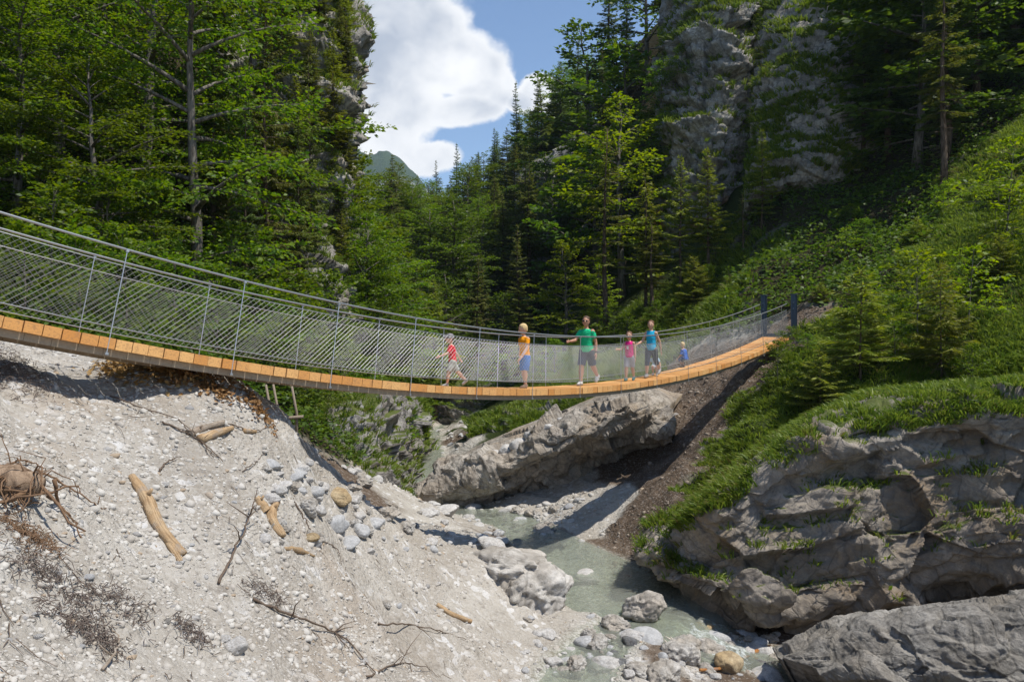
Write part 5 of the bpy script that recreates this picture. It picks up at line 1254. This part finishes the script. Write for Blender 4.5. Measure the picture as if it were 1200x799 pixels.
def gravel_mat(nm, a, b):
    g = NT(nm); isl = g.n('NewGeometry').outputs['Random Per Island']; co = g.coord()
    c = g.mix(isl, a, b); c = g.mix(g.ramp(isl, .94, .98), c, (.27, .26, .25)); c = g.mix(g.ramp(isl, .05, .02), c, (.36, .28, .20))
    c = g.mix(g.math('MULTIPLY', g.ramp(g.noise(co, 30, 4), .5, .3), .4), c, (.28, .25, .21))
    g.pbr(c, .92, g.bump(g.noise(co, 60, 3), .6, .01), spec=.15); return g.m
gravel(150000, (-420, 900), None, 3, .0105, 'gravel', 'pale gravel scattered over the bank', gravel_mat('gravel_stones', (.37, .335, .29), (.54, .515, .47)))
gravel(30000, (560, 960), None, 4, .010, 'gravel', 'brown rubble on the eroded earth slope below the bridge end', gravel_mat('earth_rubble', (.12, .09, .065), (.30, .25, .20)), ty=1)

def drift_mat(name, a, b, dark):
    g = NT(name); co = g.coord(); u = g.attr('along'); w = g.attr('around')
    gr = g.noise(g.n('CombineXYZ', {0: g.math('MULTIPLY', u, 2.2), 1: g.math('MULTIPLY', w, 16.)}).outputs[0], 1.5, 6, .7, .4)
    n = g.noise(co, 7, 5, .65)
    c = g.mix(g.ramp(n, .3, .7), a, b); c = g.mix(g.math('MULTIPLY', g.ramp(gr, .52, .38), .75), c, dark); c = g.mix(g.math('MULTIPLY', g.ramp(g.noise(co, 4, 4), .56, .66), .6), c, (.36, .31, .26))
    g.pbr(c, .88, g.bump(g.math('ADD', gr, g.math('MULTIPLY', n, .5)), 1., .02), spec=.15); return g.m
M_log = drift_mat('driftwood_tan', (.46, .30, .16), (.56, .41, .25), (.20, .12, .06))
M_log_grey = drift_mat('driftwood_grey', (.32, .25, .19), (.42, .36, .29), (.12, .09, .06))
M_red = drift_mat('driftwood_red', (.45, .17, .05), (.55, .28, .10), (.18, .06, .02))
M_twig = plain('twig_brown', (.12, .085, .06), .9, var=.4)
M_root = plain('root_brown', (.17, .10, .055), .9, var=.5)
def on_ground(pxpy, lift=0.):
    h = hits(pxpy); h[:, 2] += lift; return h
def smooth_path(P_, n=24):
    P_ = np.asarray(P_, float); m = len(P_); t = np.linspace(0, m-1, n); i = np.minimum(t.astype(int), m-2); f = (t-i)[:, None]
    Q = np.vstack([2*P_[:1]-P_[1:2], P_, 2*P_[-1:]-P_[-2:-1]]); a, b, c, d = Q[i], Q[i+1], Q[i+2], Q[i+3]
    return .5*(2*b+(c-a)*f+(2*a-5*b+4*c-d)*f*f+(3*b-a-3*c+d)*f**3)
def log(pxpy, rad, mat, label, name='driftwood_log', cat='driftwood', sides=12, rough=.25, lift=None, seed=0, stub=True):
    rad = [x*.72 for x in rad]; p = on_ground(pxpy, max(rad)*.45 if lift is None else lift); q = smooth_path(p, 40); r = np.interp(np.linspace(0, 1, 40), np.linspace(0, 1, len(rad)), rad)
    V, F = tube(q, r, sides); V = V+ (unit(V-np.repeat(q, sides, 0))*(fbm(V*7+seed, 3)*rough)[:, None])*np.repeat(r, sides)[:, None]
    mb = MB(); mb.add(V, F)
    if stub: mb.tube(np.array([q[12], q[12]+[r[12]*1.2, -r[12]*.6, r[12]*1.4]]), [r[12]*.4, r[12]*.25], 7)
    o = mb.build(name, mat, None, True)
    nv = len(o.data.vertices); u = np.zeros(nv); w = np.zeros(nv); k = np.arange(40*sides); u[:40*sides] = (k//sides)/39*np.linalg.norm(np.diff(q, axis=0), axis=1).sum(); w[:40*sides] = np.abs((k % sides)/sides-.5)*2
    attr(o.data, 'along', u); attr(o.data, 'around', w)
    return tag(o, label, cat)
log([(154, 562), (172, 590), (186, 622), (215, 656)], [.055, .10, .085, .06], M_log, 'long tan driftwood log lying down the gravel slope')
log([(196, 640), (212, 664)], [.05, .04], M_log, 'short slab of bark under the lower end of the long tan log', name='bark_slab', stub=False)
log([(222, 512), (240, 505), (262, 498)], [.07, .06, .05], M_log_grey, 'mossy dark branch stub beside the split orange log', seed=2)
log([(234, 520), (252, 514), (272, 506)], [.09, .08, .05], M_log, 'split orange log end near the top of the gravel slope', seed=3, stub=False)
log([(285, 510), (300, 508)], [.05, .035], M_log, 'small orange wood chunk right of the split log', seed=4, stub=False)
log([(512, 712), (530, 722), (552, 732)], [.06, .06, .05], M_log, 'pale brown board lying on the gravel by the stream', name='driftwood_board', seed=5, stub=False)
log([(870, 780), (886, 774), (903, 766)], [.03, .06, .015], M_red, 'reddish wet driftwood splinter between the boulders', seed=6, lift=.12, stub=False)
log([(820, 792), (845, 788), (862, 786)], [.035, .04, .02], M_red, 'orange wet wood strip in the cascade', seed=7, lift=.06, stub=False)
log([(325, 590), (318, 612), (332, 632)], [.05, .10, .05], M_log, 'ochre rotten wood lump left of the cobble heap', seed=8, rough=.6)
log([(300, 590), (312, 602)], [.07, .08], M_log, 'upper ochre rotten wood lump beside the cobble heap', seed=9, rough=.6)
log([(335, 645), (352, 650), (368, 656)], [.04, .05, .02], M_log, 'ochre wood shred below the rotten lump', seed=10, rough=.5, stub=False)
# the splintered stump in the cascade
stp = on_ground([(800, 775)])[0]; mb = MB(); rs = np.random.default_rng(4)
for k in range(7):
    a = rs.uniform(0, 6.28); b0_ = stp+[math.cos(a)*.06, math.sin(a)*.06+.15, .05]; e = b0_+[rs.normal(-.10, .07)-.08*(k % 2), rs.normal(0, .06), rs.uniform(.10, .3)]
    mb.tube(np.array([b0_, (b0_+e)/2+rs.normal(0, .03, 3), e]), [.05, .03, .006], 6)
tag(mb.build('driftwood_stump', plain('bleached_wood', (.52, .46, .38), .85, var=.25), None, True), 'bleached splintered stump caught between rocks in the cascade', 'driftwood')
# twigs lying on the slope
def twig(pxpy, r0, label, mat=M_twig, nside=4, seed=0, lift=.03, spread=.35, group=None, name='dead_branch', rise=.0):
    r = np.random.default_rng(seed); p = on_ground(pxpy, lift); p[:, 2] += rise*np.linspace(0, 1, len(p)); q = smooth_path(p, 22); q += r.normal(0, .008, q.shape)
    mb = MB(); mb.tube(q, np.linspace(r0, r0*.35, 22), 6); L = np.linalg.norm(q[-1]-q[0])
    for k in range(nside):
        i = r.integers(4, 20); d = unit(q[min(i+2, 21)]-q[i-2]+r.normal(0, .9, 3)*.6+[0, 0, .15]); e = q[i]+d*L*spread*r.uniform(.4, 1.1)*(1-i/30)
        m_ = (q[i]+e)/2+r.normal(0, .02, 3); mb.tube(np.array([q[i], m_, e]), [r0*.55, r0*.4, r0*.2], 5)
    return tag(mb.build(name, mat, None, True), label, 'branch', group)
twig([(256, 688), (276, 662), (292, 634), (302, 612)], .016, 'forked bare branch sticking up from the middle of the gravel slope', seed=1, rise=.35, nside=5)
twig([(344, 590), (358, 612), (366, 634)], .012, 'bent thin branch over the cobble heap', seed=2)
twig([(296, 706), (350, 730), (400, 752), (440, 790)], .016, 'long dark root lying across the gravel at the bottom', seed=3, nside=6)
twig([(444, 738), (480, 735), (520, 744), (546, 752)], .013, 'thin dark branch on the gravel near the stream', seed=4)
twig([(130, 470), (170, 484), (215, 500), (250, 540)], .010, 'thin root trailing down from the top of the slope', seed=5, nside=7, spread=.25)
twig([(186, 556), (196, 548), (208, 542)], .012, 'short dark stick above the long tan log', seed=6, nside=1)
twig([(190, 500), (230, 520), (262, 545)], .012, 'broken branch with twigs left of the split log', seed=7, nside=7, spread=.3)
twig([(265, 505), (300, 512), (328, 500)], .010, 'bowed thin stick beyond the split log', seed=8, nside=2)
twig([(285, 555), (300, 545), (315, 530)], .008, 'small stick standing by the upper cobbles', seed=9, nside=1)
twig([(122, 790), (140, 760), (128, 742)], .012, 'grey curved stick at the bottom left', seed=10, mat=M_log_grey, nside=2)
twig([(380, 640), (395, 650), (400, 665)], .008, 'tiny forked stick below the heap', seed=11)
twig([(430, 798), (470, 780), (505, 790)], .012, 'dark branch at the lower picture edge', seed=12, nside=4)
# root wad at the left edge
rwp = on_ground([(18, 585)])[0]
rw = empty('root_wad', rwp); tag(rw, 'tangled brown root wad with broken stem at the left edge', 'root wad')
mb = MB(); mb.tube(np.array([[-.75, -.1, .05], [-.35, 0, .12], [.0, .02, .14], [.2, .05, .10]]), [.16, .17, .15, .07], 12); mb.build('stem', bark_mat('root_stem_bark', (.13, .085, .055), (.33, .235, .16)), rw, True)
mb = MB(); rs = np.random.default_rng(8)
for k in range(95):
    b0_ = np.array([rs.uniform(-.55, .22), rs.normal(0, .12), rs.uniform(.02, .22)]); d = unit(np.array([rs.normal(.25, .7), rs.normal(-.25, .6), rs.normal(.15, .5)])); L = rs.uniform(.15, .55)*(1 if k > 12 else 1.6)
    q = [b0_]; 
    for j in range(5): d = unit(d+rs.normal(0, .35, 3)+[0, 0, -.12]); q.append(q[-1]+d*L/5)
    r0 = rs.uniform(.004, .011) if k > 12 else .02
    mb.tube(np.array(q), np.linspace(r0, r0*.35, 6), 5)
mb.build('root_tangle', M_root, rw, True)
for (a, lb) in (([(40, 560), (70, 575), (110, 600), (124, 606)], 'reddish stick running down from the root wad'), ([(55, 590), (80, 612), (96, 640)], 'lower thin stick trailing from the root wad'), ([(0, 556), (30, 550), (55, 560)], 'stick lying on top of the root wad'), ([(0, 600), (20, 590), (45, 600)], 'pale stick in front of the root wad')):
    twig(a, .012, lb, mat=M_root, seed=len(lb), nside=6, spread=.3, lift=.06)
# matted dark bark and root litter
M_litter = plain('litter_dark', (.13, .10, .082), .95, var=.5); M_dry = leaf_mat('dry_leaf', (.26, .15, .05), (.38, .24, .09), 1.0, .2, .8)
def litter(pxpy, w_, n, label, mat, seed, leafy=False, L=.10, cat='litter', name='root_litter'):
    r = np.random.default_rng(seed); c = smooth_path(on_ground(pxpy), 30); i = r.integers(0, 30, n); p = c[i]+np.c_[r.normal(0, w_, (n, 2)), np.zeros(n)]
    p[:, 2] = ground(p[:, :2])+np.abs(r.normal(0, .03, n))
    if leafy:
        A = unit(np.c_[r.normal(size=(n, 2)), r.normal(0, .4, n)]); N = unit(np.c_[r.normal(0, .5, (n, 2)), np.ones(n)]); N = unit(N-A*(N*A).sum(1)[:, None])
        me = leaves_to_mesh(name, p+[0, 0, .03], A, N, r.uniform(.5, 1.2, n)*L, r.uniform(.4, .8, n)*L, mat); o = link(name, me)
    else:
        mb = MB()
        for q in p:
            d = unit(np.array([r.normal(), r.normal(), r.normal(0, .35)])); l = L*r.uniform(.4, 1.3)
            mb.tube(np.array([q-d*l/2, q+r.normal(0, .015, 3)+[0, 0, .02], q+d*l/2]), [.002, .004, .0015], 4, caps=False)
        o = mb.build(name, mat)
    return tag(o, label, cat, kind='stuff')
litter([(20, 660), (60, 682), (110, 705), (165, 722)], .10, 420, 'dark strip of shredded bark and roots on the lower left slope', M_litter, 1)
litter([(65, 725), (105, 742), (130, 765)], .08, 300, 'second dark strip of shredded roots at the bottom left', M_litter, 2)
litter([(215, 740), (235, 755)], .06, 110, 'small dark patch of shredded roots near the angular boulder', M_litter, 3)
litter([(290, 690), (330, 712)], .07, 130, 'dark shredded roots beside the long root', M_litter, 4)
litter([(10, 620), (55, 640)], .10, 300, 'brown root shreds below the root wad', M_root, 5)
litter([(140, 432), (180, 434), (225, 436)], .22, 1500, 'dry brown brushwood under the bridge at the top of the slope', M_dry, 6, True, .10, name='dry_leaves')
litter([(205, 440), (240, 455), (270, 472)], .14, 500, 'strip of dry brown leaves running down from the brushwood', M_dry, 7, True, .09, name='dry_leaves')
litter([(296, 478), (308, 490)], .12, 260, 'patch of dry brown leaves right of the brushwood strip', M_dry, 8, True, .09, name='dry_leaves')
litter([(5, 415), (15, 440), (25, 452)], .2, 500, 'dark brushwood in the shade at the left edge', M_litter, 9)

# broken twigs and bark chips scattered over the whole slope
def twig_litter(n, name, label, seed):
    r = np.random.default_rng(seed); d = np.exp(r.uniform(math.log(4.4), math.log(14), n)); px = r.uniform(-60, 560, n); xy = np.c_[(px-600)/FOC*d, d]
    cl = fbm(np.c_[xy*.8+7, np.zeros(n)], 3); k = cl+r.uniform(-.35, .35, n) > 0; xy = xy[k]; z, T, D, ZW = ground(xy, True); k = (T[:, 0] > .6) & (D > .4); xy, z = xy[k], z[k]; mb = MB()
    for (x, y), zz in zip(xy, z):
        a = r.normal(R(-35), .8); L = r.lognormal(-2.9, .5); dd = np.array([math.cos(a), math.sin(a), r.normal(0, .12)]); p = np.array([x, y, zz+.012]); b = r.normal(0, .10*L, 3)
        q = np.array([p-dd*L, p+b, p+dd*L]); q[:, 2] = ground(q[:, :2])+.008+np.abs(r.normal(0, .012, 3)); w = r.uniform(.002, .005)
        mb.tube(q, [w, w*.9, w*.5], 4, caps=False)
    tag(mb.build(name, M_twig), label, 'litter', kind='stuff')
twig_litter(650, 'twig_litter', 'broken twigs strewn thinly over the gravel slope', 21)
# ------------------------------------------------------------------ the far mountain
def far_mountain():
    nx, ny = 150, 70; U_ = np.linspace(250, 620, nx); D_ = np.linspace(1300, 2100, ny)
    UU, DD = np.meshgrid(U_, D_); X = (UU-600)/FOC*DD
    prof = np.interp(UU, [250, 400, 432, 452, 470, 490, 520, 620], [150, 172, 182, 181, 192, 208, 240, 300])
    ht = (400-prof)/FOC*1700; f = sstep(1300, 1690, DD)*(1-.6*sstep(1700, 2100, DD))
    p3 = np.c_[X.ravel(), DD.ravel(), np.zeros(X.size)]/60.
    Z = 0+(ht-0)*f+(fbm(p3, 5)*26*f.ravel()*(.35+np.abs(f.ravel()-.5))).reshape(X.shape)+fbm(p3*6, 3).reshape(X.shape)*5
    I = np.arange(X.size).reshape(X.shape); F = np.stack([I[:-1, :-1].ravel(), I[:-1, 1:].ravel(), I[1:, 1:].ravel(), I[1:, :-1].ravel()], 1)
    g = NT('mountain_material'); co = g.coord(); nz = g.n('SeparateXYZ', {0: g.n('NewGeometry').outputs['True Normal']}).outputs['Z']
    n1 = g.noise(co, .02, 5, .6); n2 = g.noise(co, .16, 4, .7); z = g.n('SeparateXYZ', {0: co}).outputs['Z']
    wood = g.mix(n2, (.03, .05, .018), (.075, .10, .035)); rock = g.mix(g.noise(g.scaleco(co, 1, 1, .3), .06, 6, .7), (.22, .22, .21), (.42, .41, .38))
    k = g.ramp(g.math('ADD', g.math('MULTIPLY', n1, 90.), z), 350., 375.)
    k2 = g.math('MAXIMUM', k, g.ramp(g.noise(co, .035, 5, .65), .55, .6))
    g.pbr(g.mix(k2, rock, wood), .95, g.bump(n2, 1., 6.), spec=.1)
    tag(link('mountain', make_mesh('mountain', np.c_[X.ravel(), DD.ravel(), Z.ravel()], F, g.m)), kind='structure')
far_mountain()

# ------------------------------------------------------------------ the air of the valley
def haze():
    mb = MB(); mb.box((0, 1590, 210), (1, 0, 0), (0, 1, 0), (0, 0, 1), 3300, 1700, 260)
    g = NT('haze_material'); v = g.n('VolumePrincipled', {'Color': (.62, .80, 1., 1), 'Density': .00015, 'Anisotropy': .2})
    g.t.links.new(v.outputs[0], g.out.inputs['Volume'])
    tag(mb.build('haze', g.m), kind='stuff')
haze()
